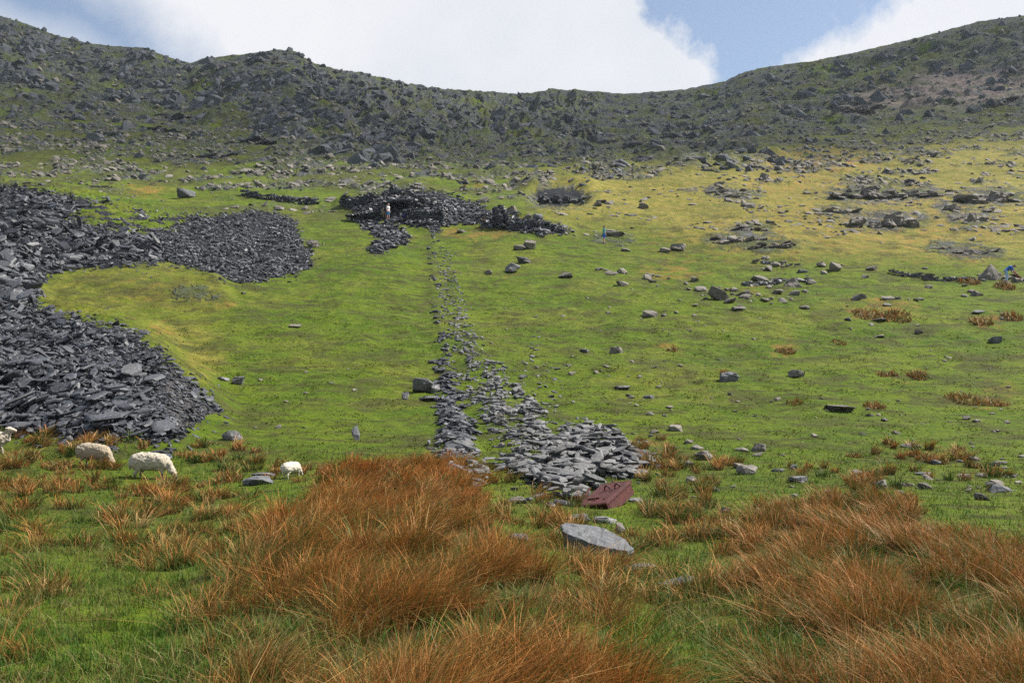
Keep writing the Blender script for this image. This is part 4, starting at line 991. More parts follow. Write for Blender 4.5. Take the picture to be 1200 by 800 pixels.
def near_cap(v, caps):
    best = (1e9, 0)
    for i, (p0, p1, r0, r1) in enumerate(caps):
        p0, p1 = Vector(p0), Vector(p1); d = p1 - p0; t = max(0, min(1, (v - p0).dot(d) / max(d.length_squared, 1e-9)))
        e = (v - p0 - d * t).length - (r0 + (r1 - r0) * t)
        if e < best[0]: best = (e, i)
    return best[1]

def col_mat(name, col, rough=.85, sc=20, amt=.25):
    t = NT(name); n_ = t.noise(sc, 4, .6)
    t.bsdf(t.mix(t.ramp(n_, [(.35, 0), (.65, 1)]), tuple(c * (1 - amt) for c in col), col), rough, t.bump(n_, .3, .01), .2); return t.m

# ---- sheep
M_fleece = NT('fleece')
_f = M_fleece; _c = _f.attr('zone', True); _n = _f.noise(26, 5, .7)
_f.bsdf(_f.mix(_f.math('MULTIPLY', _f.ramp(_n, [(.35, 1), (.6, 0)]), .55), _c, (.22, .17, .11)), .95, _f.bump(_n, .9, .03), .05, sheen=.3)
def sheep(px, py, length_px, yaw, label, wool=(.62, .55, .44), face=(.10, .085, .075), seed=0, name='sheep', cat='sheep', rump=None, head_low=True, cx=0):
    x, y, z = cast(px, py)
    sc = length_px * y / F / 1.22
    caps = []; cols = []
    def a(p0, p1, r0, r1, c): caps.append((p0, p1, r0, r1)); cols.append(c)
    a((-.42, 0, .58), (.30, 0, .56), .25, .24, wool); a((-.30, 0, .65), (.1, 0, .64), .21, .20, wool)
    a((-.50, 0, .58), (-.42, 0, .62), .17, .21, rump or wool); a((.28, 0, .60), (.48, 0, .52), .20, .13, wool)
    if head_low:
        a((.46, 0, .50), (.66, 0, .26), .13, .085, wool); a((.66, 0, .25), (.74, .0, .10), .082, .05, face); a((.74, 0, .10), (.755, 0, .05), .048, .036, face)
        ex = (.645, .285)
    else:
        a((.46, 0, .55), (.62, 0, .82), .13, .09, wool); a((.63, 0, .84), (.80, 0, .76), .082, .05, face); ex = (.60, .88)
    for s in (-1, 1):
        a((ex[0], s * .07, ex[1]), (ex[0] - .05, s * .16, ex[1] + .02), .028, .014, face)
        # hind leg: thigh, hock, shank
        o_ = s * .03
        a((-.40, s * .11, .50), (-.30 + o_, s * .12, .40), .12, .075, wool); a((-.31 + o_, s * .12, .38), (-.43 + o_, s * .12, .24), .055, .035, wool)
        a((-.43 + o_, s * .12, .24), (-.40 + o_, s * .12, .03), .033, .028, face); a((-.40 + o_, s * .12, .02), (-.37 + o_, s * .12, .012), .034, .03, (.03, .03, .03))
        # fore leg
        o_ = -s * .05
        a((.30, s * .10, .48), (.30 + o_, s * .105, .30), .09, .048, wool); a((.30 + o_, s * .105, .30), (.31 + o_, s * .105, .16), .036, .032, face)
        a((.31 + o_, s * .105, .16), (.31 + o_, s * .105, .03), .03, .027, face); a((.31 + o_, s * .105, .02), (.34 + o_, s * .105, .012), .034, .028, (.03, .03, .03))
    a((-.62, 0, .60), (-.66, 0, .36), .045, .035, wool)
    me = capsules_mesh(caps, .02, 14)
    n = len(me.vertices); cc = np.ones((n, 4), np.float32)
    off = Vector((seed * 5.3, 0, 0))
    for i, v in enumerate(me.vertices):
        k = near_cap(v.co, caps); cc[i, :3] = cols[k]
        if cols[k] == wool or cols[k] == rump:
            v.co += v.normal * (.022 * mnoise.fractal(v.co * 9 + off, .8, 2, 3) + .012 * mnoise.noise(v.co * 24 + off))
    at = me.attributes.new('zone', 'FLOAT_COLOR', 'POINT'); at.data.foreach_set('color', cc.ravel())
    me.materials.append(M_fleece.m); me.name = name
    o = bpy.data.objects.new(name, me); C.objects.link(o)
    yc = y + .15
    # stand on the slope
    n_ = normal(np.array([x]), np.array([yc]))[0]
    R = Matrix.Rotation(math.radians(yaw), 3, 'Z'); fwd = R @ Vector((1, 0, 0)); N = Vector(n_); up = (Vector((0, 0, 1)) * .35 + N * .65).normalized()
    fwd = (fwd - up * fwd.dot(up)).normalized(); lf = up.cross(fwd)
    M = Matrix((fwd, lf, up)).transposed() * sc; M = M.to_4x4(); M.translation = Vector((x, yc, float(height(x, yc)) - .10 * sc)); o.matrix_world = M
    return tag(o, label, cat)
sheep(108, 547, 44, -14, 'cream sheep with dark face grazing head down between the rush tufts below the slate fan', wool=(.34, .28, .195), seed=1, rump=(.36, .29, .19))
sheep(175, 561, 50, -6, 'largest white sheep grazing with nose down by a thin pale slate', wool=(.46, .41, .32), seed=2, rump=(.46, .26, .20))
sheep(-12, 533, 44, 8, 'white-faced sheep cut off by the edge of the picture', wool=(.42, .37, .29), face=(.6, .50, .42), seed=3, head_low=False)
sheep(341, 560, 30, 62, 'small white lamb seen from behind next to the low grey stone', wool=(.62, .58, .48), face=(.70, .62, .52), seed=4, name='lamb', cat='lamb')

# ---- people
M_skin = col_mat('skin', (.52, .30, .22)); M_hair = col_mat('dark_hair', (.035, .022, .015)); M_hairb = col_mat('brown_hair', (.12, .06, .03))
def finger_hand(cp, wrist, dirn, side, pal):
    """palm and five separate curled fingers; dirn = hand direction, side = thumb side, pal = palm normal"""
    w = Vector(wrist); d = Vector(dirn).normalized(); s = Vector(side); s = (s - d * s.dot(d)).normalized(); p = d.cross(s)
    if p.dot(Vector(pal)) < 0: p = -p
    cp.append((w, w + d * .05, .026, .030)); 
    for q in range(4):
        b = w + d * .075 + s * (.030 - .020 * q); L = (.030, .036, .033, .025)[q]
        cp.append((w + d * .03 + s * (.02 - .013 * q), b, .014, .0105)); m_ = b + d * L * .95 + p * L * .3; cp.append((b, m_, .0100, .009)); cp.append((m_, m_ + d * L * .5 + p * L * .75, .009, .008))
    t0 = w + d * .02 + s * .025; t1 = t0 + d * .03 + s * .028; cp.append((t0, t1, .014, .011)); cp.append((t1, t1 + d * .028 + p * .012, .011, .0095))
def person(px, py, height_m, yaw, label, J, shirt, legs_col, shorts=False, hair=M_hair, fwd_=0.0):
    """J: joints for a 1.75 m figure, facing +X.  sleeves short."""
    r = bpy.data.objects.new('person', None); C.objects.link(r)
    V3 = lambda k: Vector(J[k])
    pel, ch, nk, hd = V3('pelvis'), V3('chest'), V3('neck'), V3('head')
    fw = Vector(J.get('face', (1, 0, 0))).normalized(); upv = (hd - nk).normalized(); lat = Vector((0, 1, 0))
    cap = []
    def c(a_, b_, r0, r1): cap.append((a_, b_, r0, r1))
    lat_t = lat
    c(pel + lat * .06, pel - lat * .06, .115, .115); c(pel, ch, .115, .135); c(ch + lat * .09, ch - lat * .09, .10, .10); c(ch, nk, .10, .062)
    c(nk, hd - upv * .04, .055, .055)
    c(hd, hd + upv * .05 - fw * .012, .088, .092); c(hd + fw * .03 - upv * .07, hd + fw * .045 - upv * .05, .052, .055)       # skull, jaw
    c(hd + fw * .088 + upv * .01, hd + fw * .112 - upv * .022, .010, .014)                                                     # nose
    c(hd + fw * .086 - upv * .052 + lat * .018, hd + fw * .086 - upv * .052 - lat * .018, .010, .010)                          # mouth
    for s in (-1, 1):
        c(hd + lat * s * .088 + upv * .01, hd + lat * s * .095 - upv * .03, .018, .012)                                         # ears
        c(hd + fw * .078 + lat * s * .032 + upv * .03, hd + fw * .08 + lat * s * .04 + upv * .03, .012, .010)                    # brow / eye
        sd_ = 'L' if s > 0 else 'R'
        sh, el, wr = V3('sh' + sd_), V3('el' + sd_), V3('wr' + sd_); hp, kn, an = V3('hp' + sd_), V3('kn' + sd_), V3('an' + sd_)
        c(ch + lat * s * .10, sh, .085, .062); c(sh, el, .055, .042); c(el, wr, .041, .028)
        finger_hand(cap, wr, wr - el, fw, -lat * s)
        c(hp, kn, .095, .062); c(kn, an, .060, .038); c(an, an + Vector((.05, 0, -.04)), .042, .04); c(an + Vector((-.03, 0, -.045)), an + Vector((.15, 0, -.05)), .036, .034)
    def part(name, caps, mat, vox, smooth=2):
        me = capsules_mesh(caps, vox, 12); me.name = name; me.materials.append(mat)
        o = bpy.data.objects.new(name, me); C.objects.link(o); o.parent = r; return o
    part('body', cap, M_skin, .0085)
    sh_c = [(pel + (ch - pel) * .12 + lat * .06, pel + (ch - pel) * .12 - lat * .06, .128, .128), (pel, ch, .128, .148), (ch + lat * .09, ch - lat * .09, .113, .113), (ch, nk - (nk - ch) * .25, .112, .078)]
    lg_c = [(pel + lat * .06, pel - lat * .06, .122, .122)]
    shoe = []
    for s in (-1, 1):
        sd_ = 'L' if s > 0 else 'R'; sh, el = V3('sh' + sd_), V3('el' + sd_); hp, kn, an = V3('hp' + sd_), V3('kn' + sd_), V3('an' + sd_)
        sh_c += [(ch + lat * s * .10, sh, .098, .074), (sh, sh + (el - sh) * .72, .070, .062)]
        lg_c += [(hp, hp + (kn - hp) * (.8 if shorts else 1.0), .105, .082 if shorts else .074)]
        if not shorts: lg_c += [(kn, an + (kn - an) * .08, .073, .055)]
        part('boot', [(an, an + Vector((.02, 0, -.03)), .048, .05), (an + Vector((-.035, 0, -.045)), an + Vector((.165, 0, -.052)), .044, .040)], M_hairb, .012)
    part('shirt', sh_c, shirt, .014); part('shorts' if shorts else 'trousers', lg_c, legs_col, .014)
    part('hair', [(hd + upv * .045 - fw * .022, hd + upv * .06 - fw * .02, .098, .094), (hd - fw * .055 - upv * .02, hd - fw * .05 + upv * .03, .062, .07)], hair, .012)
    x, y, z = cast(px, py)
    S_ = height_m / 1.75; r.scale = (S_, S_, S_); r.rotation_euler = (0, 0, math.radians(yaw)); y -= fwd_; r.location = (x, y, float(height(x, y)) + (.12 if fwd_ else -.02))
    return tag(r, label, 'person')
stand = dict(pelvis=(0, 0, .95), chest=(.01, 0, 1.30), neck=(.0, 0, 1.48), head=(.03, 0, 1.60), shL=(0, .19, 1.40), shR=(0, -.19, 1.40), elL=(-.04, .25, 1.12), elR=(-.04, -.25, 1.12), wrL=(.08, .24, .88), wrR=(.08, -.24, .88),
             hpL=(0, .095, .90), hpR=(0, -.095, .90), knL=(.05, .10, .49), knR=(-.02, -.10, .49), anL=(.0, .10, .08), anR=(-.10, -.10, .08))
bend = dict(pelvis=(-.12, 0, .92), chest=(.20, 0, 1.14), neck=(.36, 0, 1.20), head=(.47, 0, 1.22), face=(.75, 0, -.65), shL=(.26, .19, 1.14), shR=(.26, -.19, 1.14), elL=(.36, .20, .86), elR=(.38, -.20, .88), wrL=(.54, .12, .68), wrR=(.60, -.14, .70),
            hpL=(-.10, .095, .88), hpR=(-.10, -.095, .88), knL=(.04, .12, .48), knR=(-.06, -.12, .48), anL=(-.04, .13, .08), anR=(-.14, -.13, .08))
sit = dict(pelvis=(-.05, 0, .42), chest=(.08, 0, .74), neck=(.14, 0, .90), head=(.19, 0, 1.02), shL=(.10, .19, .84), shR=(.10, -.19, .84), elL=(.24, .22, .62), elR=(.24, -.22, .62), wrL=(.42, .12, .55), wrR=(.42, -.12, .55),
           hpL=(-.02, .10, .38), hpR=(-.02, -.10, .38), knL=(.38, .13, .50), knR=(.38, -.13, .48), anL=(.42, .13, .08), anR=(.36, -.13, .08))
crouch = dict(pelvis=(-.10, 0, .42), chest=(.22, 0, .62), neck=(.36, 0, .70), head=(.47, 0, .76), face=(.9, 0, -.4), shL=(.26, .19, .66), shR=(.26, -.19, .66), elL=(.38, .22, .40), elR=(.38, -.22, .40), wrL=(.50, .12, .20), wrR=(.50, -.12, .20),
              hpL=(-.08, .10, .38), hpR=(-.08, -.10, .38), knL=(.24, .14, .45), knR=(.18, -.14, .32), anL=(.10, .13, .08), anR=(-.06, -.13, .08))
person(1181, 331, 1.75, -12, 'bending man in a blue shirt and pale jeans reaching towards a dark dog', bend, col_mat('blue_shirt', (.02, .10, .42)), col_mat('pale_jeans', (.30, .45, .68)))
person(708, 285, 1.72, 15, 'lone walker in teal top and bright blue shorts climbing the middle slope', stand, col_mat('teal_top', (.10, .38, .36)), col_mat('bright_blue_shorts', (.01, .12, .55)), shorts=True)
person(456, 257, 1.75, -30, 'walker in a white shirt and blue shorts standing by the mine entrance', stand, col_mat('white_shirt', (.75, .68, .66)), col_mat('blue_shorts', (.03, .16, .34)), shorts=True, hair=M_hairb, fwd_=.9)
person(449, 254, 1.72, -40, 'walker in a grey-green shirt sitting behind the one in white', sit, col_mat('grey_green_shirt', (.12, .17, .13)), col_mat('khaki_trousers', (.22, .16, .09)), hair=M_hairb, fwd_=.9)
person(474, 255.5, 1.75, 10, 'walker in navy crouching right under the lintel of the mine entrance', crouch, col_mat('navy_jacket', (.012, .018, .09)), col_mat('navy_trousers', (.02, .02, .07)), hair=M_hairb, fwd_=.9)

# ---- dog beside the bending man
def dog():
    blk, brn = (.018, .014, .012), (.10, .045, .022)
    caps = []; cols = []
    def a(p0, p1, r0, r1, c): caps.append((p0, p1, r0, r1)); cols.append(c)
    a((-.18, 0, .20), (.02, 0, .38), .14, .13, brn); a((.02, 0, .38), (.12, 0, .52), .12, .085, blk); a((.12, 0, .54), (.16, 0, .64), .075, .07, blk)
    a((.16, 0, .66), (.18, 0, .68), .075, .07, blk); a((.22, 0, .65), (.33, 0, .62), .045, .030, brn); a((.33, 0, .62), (.35, 0, .62), .028, .02, blk)
    for s in (-1, 1):
        a((.12, s * .06, .70), (.08, s * .09, .62), .026, .016, blk)
        a((.06, s * .07, .36), (.10, s * .075, .18), .055, .032, brn); a((.10, s * .075, .18), (.12, s * .075, .03), .028, .022, brn); a((.12, s * .075, .02), (.16, s * .075, .018), .026, .022, brn)
        a((-.20, s * .09, .18), (-.02, s * .13, .16), .085, .055, brn); a((-.02, s * .13, .15), (-.16, s * .12, .05), .04, .03, brn); a((-.16, s * .12, .03), (-.03, s * .12, .02), .028, .024, brn)
    a((-.28, 0, .12), (-.42, 0, .05), .035, .025, blk)
    me = capsules_mesh(caps, .012, 12); n = len(me.vertices); cc = np.ones((n, 4), np.float32)
    for i, v in enumerate(me.vertices): cc[i, :3] = cols[near_cap(v.co, caps)]
    at = me.attributes.new('zone', 'FLOAT_COLOR', 'POINT'); at.data.foreach_set('color', cc.ravel())
    t = NT('dog_coat'); n_ = t.noise(40, 4, .7); t.bsdf(t.mix(t.math('MULTIPLY', n_, .3), t.attr('zone', True), (.02, .015, .01)), .9, t.bump(n_, .6, .02), .1)
    me.materials.append(t.m); me.name = 'dog'
    o = bpy.data.objects.new('dog', me); C.objects.link(o)
    x, y, z = cast(1192, 329); o.location = (x, y, float(height(x, y)) - .01); o.rotation_euler = (0, 0, math.radians(175)); o.scale = (1.05,) * 3
    tag(o, 'black and rusty brown dog sitting in front of the bending man', 'dog')
dog()
# ------------------------------------------------------------------ grass and rushes
def blade_mesh(name, P, H, Wd, lean, droop, col0, col1, mat, segs=3, yaw=None):
    """P (n,3) roots; H heights; Wd widths; lean (n,2) horizontal offset at tip as fraction of H; droop tip sag"""
    n = len(P); yaw = RNG.uniform(0, np.pi, n) if yaw is None else yaw
    side = np.stack([np.cos(yaw), np.sin(yaw), np.zeros(n)], 1)
    V = []; Cc = []
    for k in range(segs + 1):
        t = k / segs
        ctr = P.copy(); ctr[:, :2] += lean * (H * t ** 1.7)[:, None]
        ctr[:, 2] += H * (t - droop * t ** 2.5) - .02 * (k == 0)
        w = Wd * (1 - t) ** .6 * .5 if k < segs else None
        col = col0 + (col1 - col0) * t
        if k < segs:
            V += [ctr - side * w[:, None], ctr + side * w[:, None]]; Cc += [col, col]
        else:
            V.append(ctr); Cc.append(col)
    m = 2 * segs + 1
    VV = np.stack(V, 1).reshape(-1, 3); CCc = np.stack(Cc, 1).reshape(-1, 3)
    tri = []
    for k in range(segs - 1):
        a = 2 * k; tri += [(a, a + 1, a + 3), (a, a + 3, a + 2)]
    a = 2 * (segs - 1); tri.append((a, a + 1, a + 2))
    Fa = (np.array(tri)[None] + (np.arange(n) * m)[:, None, None]).reshape(-1, 3)
    return mesh_obj(name, VV, Fa, mat, attrs=dict(col=CCc))
def blade_material(name, trans=.3):
    t = NT(name); c = t.attr('col', True)
    b = t.n('ShaderNodeBsdfPrincipled'); t.l(c, b.inputs['Base Color']); b.inputs['Roughness'].default_value = .65; b.inputs['Specular IOR Level'].default_value = .25
    tr = t.n('ShaderNodeBsdfTranslucent'); t.l(c, tr.inputs[0])
    m = t.n('ShaderNodeMixShader'); m.inputs[0].default_value = trans; t.l(b.outputs[0], m.inputs[1]); t.l(tr.outputs[0], m.inputs[2]); t.l(m.outputs[0], t.out.inputs[0])
    return t.m
M_blade = blade_material('grass_blade'); M_rush = blade_material('rush_stalk', .15)
def pick(cols, w, n):
    cols = np.array(cols); i = RNG.choice(len(cols), n, p=np.array(w) / sum(w)); return cols[i]

# short meadow grass in the near ground
near = sstep(505, 560, PY) * (YY > 3) * (1 - .3 * rush)
near = near * (1 - .9 * np.clip(pile + fan + incl, 0, 1))
clump = np.clip(.35 + 1.6 * nz(.35, 2, 201), .08, 1.5)
n_g = 150000
x, y, i, j = scatter(near * clump, n_g, .25)
z = height(x, y); n_g = len(x)
hs = np.clip(.085 + .06 * RNG.standard_normal(n_g) + .10 * np.clip(fbm(x / 1.3, y / 1.3, 3, 202), 0, 1), .03, .34) * np.clip(14 / y, .8, 1.1)
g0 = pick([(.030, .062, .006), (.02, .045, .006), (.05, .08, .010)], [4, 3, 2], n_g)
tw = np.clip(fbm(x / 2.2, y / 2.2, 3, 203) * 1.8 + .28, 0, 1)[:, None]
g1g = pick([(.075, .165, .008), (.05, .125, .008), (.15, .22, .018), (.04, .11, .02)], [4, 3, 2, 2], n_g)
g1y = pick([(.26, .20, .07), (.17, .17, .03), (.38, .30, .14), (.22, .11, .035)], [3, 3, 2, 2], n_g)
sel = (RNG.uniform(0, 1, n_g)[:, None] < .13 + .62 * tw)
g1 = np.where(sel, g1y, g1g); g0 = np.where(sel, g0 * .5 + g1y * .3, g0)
mz = moss[i, j][:, None]; g1 = g1 * (1 - mz * .8) + np.array((.20, .27, .02)) * mz * .8
ln = RNG.normal(0, .55, (n_g, 2)) + np.stack([.5 * fbm(x / .6, y / .6, 2, 204), .5 * fbm(x / .6, y / .6, 2, 205)], 1)
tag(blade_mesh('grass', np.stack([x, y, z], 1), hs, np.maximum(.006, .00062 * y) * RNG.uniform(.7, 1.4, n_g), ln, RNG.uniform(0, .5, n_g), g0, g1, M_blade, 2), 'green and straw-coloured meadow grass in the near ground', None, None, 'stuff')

# tufts over the turf further up (only show as fine texture)
turf = sstep(565, 530, PY) * sstep(330, 400, PY) * (1 - np.clip(slate * 1.5 + incr, 0, 1)) * np.clip(.2 + 2.2 * nz(1.3, 3, 206), 0, 1.3)
x, y, i, j = scatter(turf, 12000, 0); z = height(x, y); n_ = len(x)
c1_ = pick([(.07, .11, .008), (.11, .145, .012), (.13, .11, .025), (.055, .065, .010)], [4, 4, 3, 1], n_)
tag(blade_mesh('turf_tufts', np.stack([x, y, z], 1), RNG.uniform(.03, .09, n_), .0014 * y * RNG.uniform(.6, 1.5, n_), RNG.normal(0, .7, (n_, 2)), RNG.uniform(0, .5, n_), c1_ * .85, c1_, M_blade, 2), 'tufts of grass in the grazed turf of the slope', None, None, 'stuff')

# rushes: tussocks of long stalks
def rush_field(mask, ntus, per, hgt, wind, spread, palette, pw, name, label, group=None, green=.5, rad=.16, metric=.6):
    tx, ty, ti, tj = scatter(mask, ntus, metric)
    nt_ = len(tx); th = hgt[0] + (hgt[1] - hgt[0]) * RNG.uniform(0, 1, nt_)
    cnt = per
    tid = np.repeat(np.arange(nt_), cnt); n = len(tid)
    a = RNG.uniform(0, 2 * np.pi, n); rr_ = np.sqrt(RNG.uniform(0, 1, n)) * rad * (.6 + .8 * RNG.uniform(0, 1, nt_))[tid]
    x = tx[tid] + rr_ * np.cos(a); y = ty[tid] + rr_ * np.sin(a); z = height(x, y)
    out = np.stack([np.cos(a), np.sin(a)], 1) * (rr_ / rad)[:, None] * spread
    ww = np.array(wind)[None] * (.5 + .9 * RNG.uniform(0, 1, nt_))[tid][:, None] + RNG.normal(0, .24, (nt_, 2))[tid]
    lean = out + ww + RNG.normal(0, .13, (n, 2))
    H = th[tid] * RNG.uniform(.45, 1.1, n)
    bk = RNG.uniform(0, 1, n) < .27; lean = np.where(bk[:, None], lean * 1.2 + RNG.normal(0, .9, (n, 2)), lean); H = np.where(bk, H * .62, H)
    tone = pick(palette, pw, nt_)[tid]; own = pick(palette, pw, n)
    tip = (tone * .7 + own * .3) * RNG.uniform(.5, 1.35, n)[:, None]
    gfrac = (RNG.uniform(0, 1, n) < green * (.15 + 2.6 * RNG.uniform(0, 1, nt_) ** 3)[tid])[:, None]
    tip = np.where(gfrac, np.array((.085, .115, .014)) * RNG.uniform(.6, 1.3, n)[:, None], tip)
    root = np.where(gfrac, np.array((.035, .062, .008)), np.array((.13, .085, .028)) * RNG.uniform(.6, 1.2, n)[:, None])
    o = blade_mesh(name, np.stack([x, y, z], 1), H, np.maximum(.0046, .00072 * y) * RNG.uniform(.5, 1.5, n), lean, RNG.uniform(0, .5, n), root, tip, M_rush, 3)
    return tag(o, label, None, group, 'stuff')
PAL = [(.50, .175, .030), (.36, .105, .018), (.62, .29, .07), (.24, .11, .024), (.66, .43, .17)]
gapn = .02 + sstep(-.10, .16, fbm(XX / 1.1, YY / 1.3, 3, 207))
rush_field(rushL * (YY > 3) * gapn, 860, 122, (.20, .58), (.32, -.12), .46, PAL, [5, 4, 3, 2, 1], 'rushes', 'tall orange-brown rushes leaning in the wind in the near ground', green=.30, metric=1.7)
PR = [(.50, .20, .048), (.38, .125, .028), (.58, .30, .11), (.28, .15, .045), (.62, .42, .24)]
rush_field(rushR * (YY > 3) * gapn, 760, 112, (.18, .52), (-.18, -.18), .55, PR, [6, 5, 2, 4, .7], 'rushes', 'brown windblown rushes beneath the right-hand turf', green=.42, metric=1.7)
rush_field(fringe * (YY > 3) * np.clip(.1 + 2 * nz(1.1, 2, 208), 0, 1), 760, 60, (.18, .48), (.12, -.05), .6, PAL, [3, 2, 4, 4, 2], 'rushes', 'straggling tufts of green and brown rush around the beds', green=.5, metric=1.2, rad=.13)

# single rush tufts standing apart on the slope
def tuft(px, py, wpx, hpx, label, seed, group=None, green=.32):
    x0, y0, z0 = cast(px, py); rad = wpx * y0 / F / 2; hh = hpx * y0 / F
    n = 240 if wpx > 20 else 90
    a = RNG.uniform(0, 2 * np.pi, n); r_ = np.sqrt(RNG.uniform(0, 1, n)) * rad
    x = x0 + r_ * np.cos(a); y = y0 + r_ * np.sin(a) * 1.3; z = height(x, y)
    tip = pick(PAL + [(.30, .23, .07), (.22, .17, .05)], [3, 2, 3, 3, 2, 5, 4], n) * .72; root = tip * .6
    tip = np.where((RNG.uniform(0, 1, n) < green)[:, None], np.array((.13, .13, .03)), tip)
    P = np.stack([x, y, z], 1) - np.array([x0, y0, z0])
    o = blade_mesh('rush_tuft', P, hh * RNG.uniform(.2, 1.1, n) * (.45 + .65 * np.clip(.5 + fbm(x / (rad * .35), y / (rad * .35), 2, seed), 0, 1)) * (1.15 - .5 * (r_ / rad) ** 2), .0011 * y0 * RNG.uniform(.7, 1.5, n), RNG.normal(0, .45, (n, 2)), RNG.uniform(0, .3, n), root, tip, M_rush, 2)
    o.location = (x0, y0, z0); tag(o, label, 'rush tuft', group)
for k_, (px, py, w, h, lb) in enumerate([
    (762, 545, 34, 26, 'tall orange tuft at the end of the slate heap by the iron box'), (724, 572, 20, 14, 'straw tuft right behind the iron box'), (1018, 371, 40, 14, 'larger half of the rush patch on the right-hand slope'), (1050, 372, 36, 12, 'smaller half of the rush patch on the right-hand slope'),
    (920, 412, 22, 8, 'reddish tuft between the slanting slab and the grey boulder'), (1042, 521, 16, 16, 'small bright orange tuft alone below the long low rock'), (1092, 540, 36, 14, 'wide orange tuft beside the small square pale stone'), (1150, 380, 26, 12, 'rusty tuft below the tumbled wall'),
    (1186, 372, 24, 10, 'rusty tuft at the right-hand edge below the dog'), (1136, 331, 26, 8, 'brown tuft growing against the tumbled wall end'), (1178, 337, 22, 9, 'brown tuft in front of the bending man'), (849, 438, 9, 9, 'little orange tuft behind the pale lichened boulder'),
    (932, 472, 20, 9, 'sparse orange tuft left of the long low rock'), (1025, 477, 24, 10, 'sparse straw tuft right of the long low rock'), (1040, 440, 24, 9, 'faded orange tuft above the long low rock'), (1075, 440, 22, 9, 'second faded orange tuft, further from the long low rock'),
    (1130, 468, 40, 12, 'broad faded tuft in the lower right turf'), (1165, 475, 30, 12, 'faded tuft next to the broad one in the lower right turf'), (103, 521, 14, 14, 'orange tuft at the foot of the lower slate fan'), (168, 524, 12, 16, 'upright orange tuft between the two grazing sheep'),
    (300, 530, 14, 12, 'brown tuft right of the square grey block'), (240, 520, 20, 8, 'dark brown tuft beside the square grey block'), (268, 565, 30, 24, 'bushy orange tuft left of the low stone by the lamb'), (30, 540, 36, 24, 'bushy tuft between the edge of the hill and the cream sheep'), (70, 550, 26, 18, 'orange tuft in front of the cream sheep'),
    (384, 555, 30, 26, 'orange tuft right of the white lamb'), (1000, 535, 18, 9, 'small straw tuft above the rushes'), (985, 402, 20, 6, 'flat orange tuft near the middle of the right slope'), (788, 410, 12, 6, 'tiny tuft right of the round speckled boulder'), (570, 258, 12, 5, 'reddish tuft under the adit spoil'), (792, 500, 12, 8, 'orange tuft above the jumbled stone')]):
    tuft(px, py, w, h, lb, k_)
# ------------------------------------------------------------------ sky, sun, haze
SUN_EL, SUN_AZ = math.radians(50), math.radians(76)       # azimuth clockwise from +Y: from the right, a little beyond
sun_dir = Vector((math.sin(SUN_AZ) * math.cos(SUN_EL), math.cos(SUN_AZ) * math.cos(SUN_EL), math.sin(SUN_EL)))
sd = bpy.data.lights.new('sun', 'SUN'); sd.energy = 5.0; sd.angle = math.radians(0.8); sd.color = (1, .955, .88)
so = bpy.data.objects.new('sun', sd); C.objects.link(so)
so.rotation_euler = (-sun_dir).to_track_quat('-Z', 'Y').to_euler(); so.location = sun_dir * 400

W = bpy.data.worlds.new('World'); scene.world = W; W.use_nodes = True
nt = W.node_tree; nt.nodes.clear()
def wn(ty, **k):
    x = nt.nodes.new(ty)
    for a, b in k.items(): setattr(x, a, b)
    return x
def wm(op, a, b=0.0, clamp=False):
    x = wn('ShaderNodeMath', operation=op); x.use_clamp = clamp
    for i, v in ((0, a), (1, b)):
        if hasattr(v, 'node'): nt.links.new(v, x.inputs[i])
        else: x.inputs[i].default_value = v
    return x.outputs[0]
tc = wn('ShaderNodeTexCoord'); sep = wn('ShaderNodeSeparateXYZ'); nt.links.new(tc.outputs['Generated'], sep.inputs[0])
X, Yd, Zd = sep.outputs
def wnoise(sc, det=6, rough=.6, dist=0):
    x = wn('ShaderNodeTexNoise'); x.inputs['Scale'].default_value = sc; x.inputs['Detail'].default_value = det; x.inputs['Roughness'].default_value = rough
    x.inputs['Distortion'].default_value = dist
    nt.links.new(tc.outputs['Generated'], x.inputs['Vector']); return x.outputs['Fac']
ysafe = wm('MAXIMUM', Yd, 0.05)
s_ = wm('DIVIDE', X, ysafe); t_ = wm('DIVIDE', Zd, ysafe)
n_a = wm('SUBTRACT', wnoise(9, 8, .62), .5); n_b = wm('SUBTRACT', wnoise(3, 4, .5), .5)
def lin(p0, p1, soft, na=0.0, nb=0.0):
    """>0 to the left-hand side of the sky line p0->p1 (points given as directions), per `soft`"""
    a = st_of(*p0); b = st_of(*p1)
    dx, dy = b[0] - a[0], b[1] - a[1]; L = math.hypot(dx, dy)
    nx, ny = -dy / L, dx / L
    d = wm('SUBTRACT', wm('ADD', wm('MULTIPLY', s_, nx), wm('MULTIPLY', t_, ny)), a[0] * nx + a[1] * ny)
    d = wm('ADD', d, wm('MULTIPLY', n_a, na)); d = wm('ADD', d, wm('MULTIPLY', n_b, nb))
    return wm('ADD', wm('DIVIDE', d, soft), .5)
c1 = wm('MINIMUM', lin((150, -10), (250, 90), .075, .10, .10), lin((848, 112), (745, -25), .020, .17, .05))
c2 = lin((1085, -14), (855, 100), .026, .16, .04)
c0 = lin((110, 62), (-10, 10), .05, .06, .02)
front = wm('MAXIMUM', wm('MAXIMUM', c1, c2), c0)
front = wm('MAXIMUM', wm('MINIMUM', front, 1.0), 0.0)
nm = wn('ShaderNodeMapRange'); nm.interpolation_type = 'SMOOTHSTEP'
nt.links.new(wnoise(1.7, 7, .6, .3), nm.inputs['Value']); nm.inputs['From Min'].default_value = .47; nm.inputs['From Max'].default_value = .60
isf = wm('MULTIPLY', wm('MULTIPLY', wm('GREATER_THAN', Yd, .3), 1.0), wm('SUBTRACT', 1.0, wm('MULTIPLY', wm('SUBTRACT', t_, .45), 6.0, True), True))
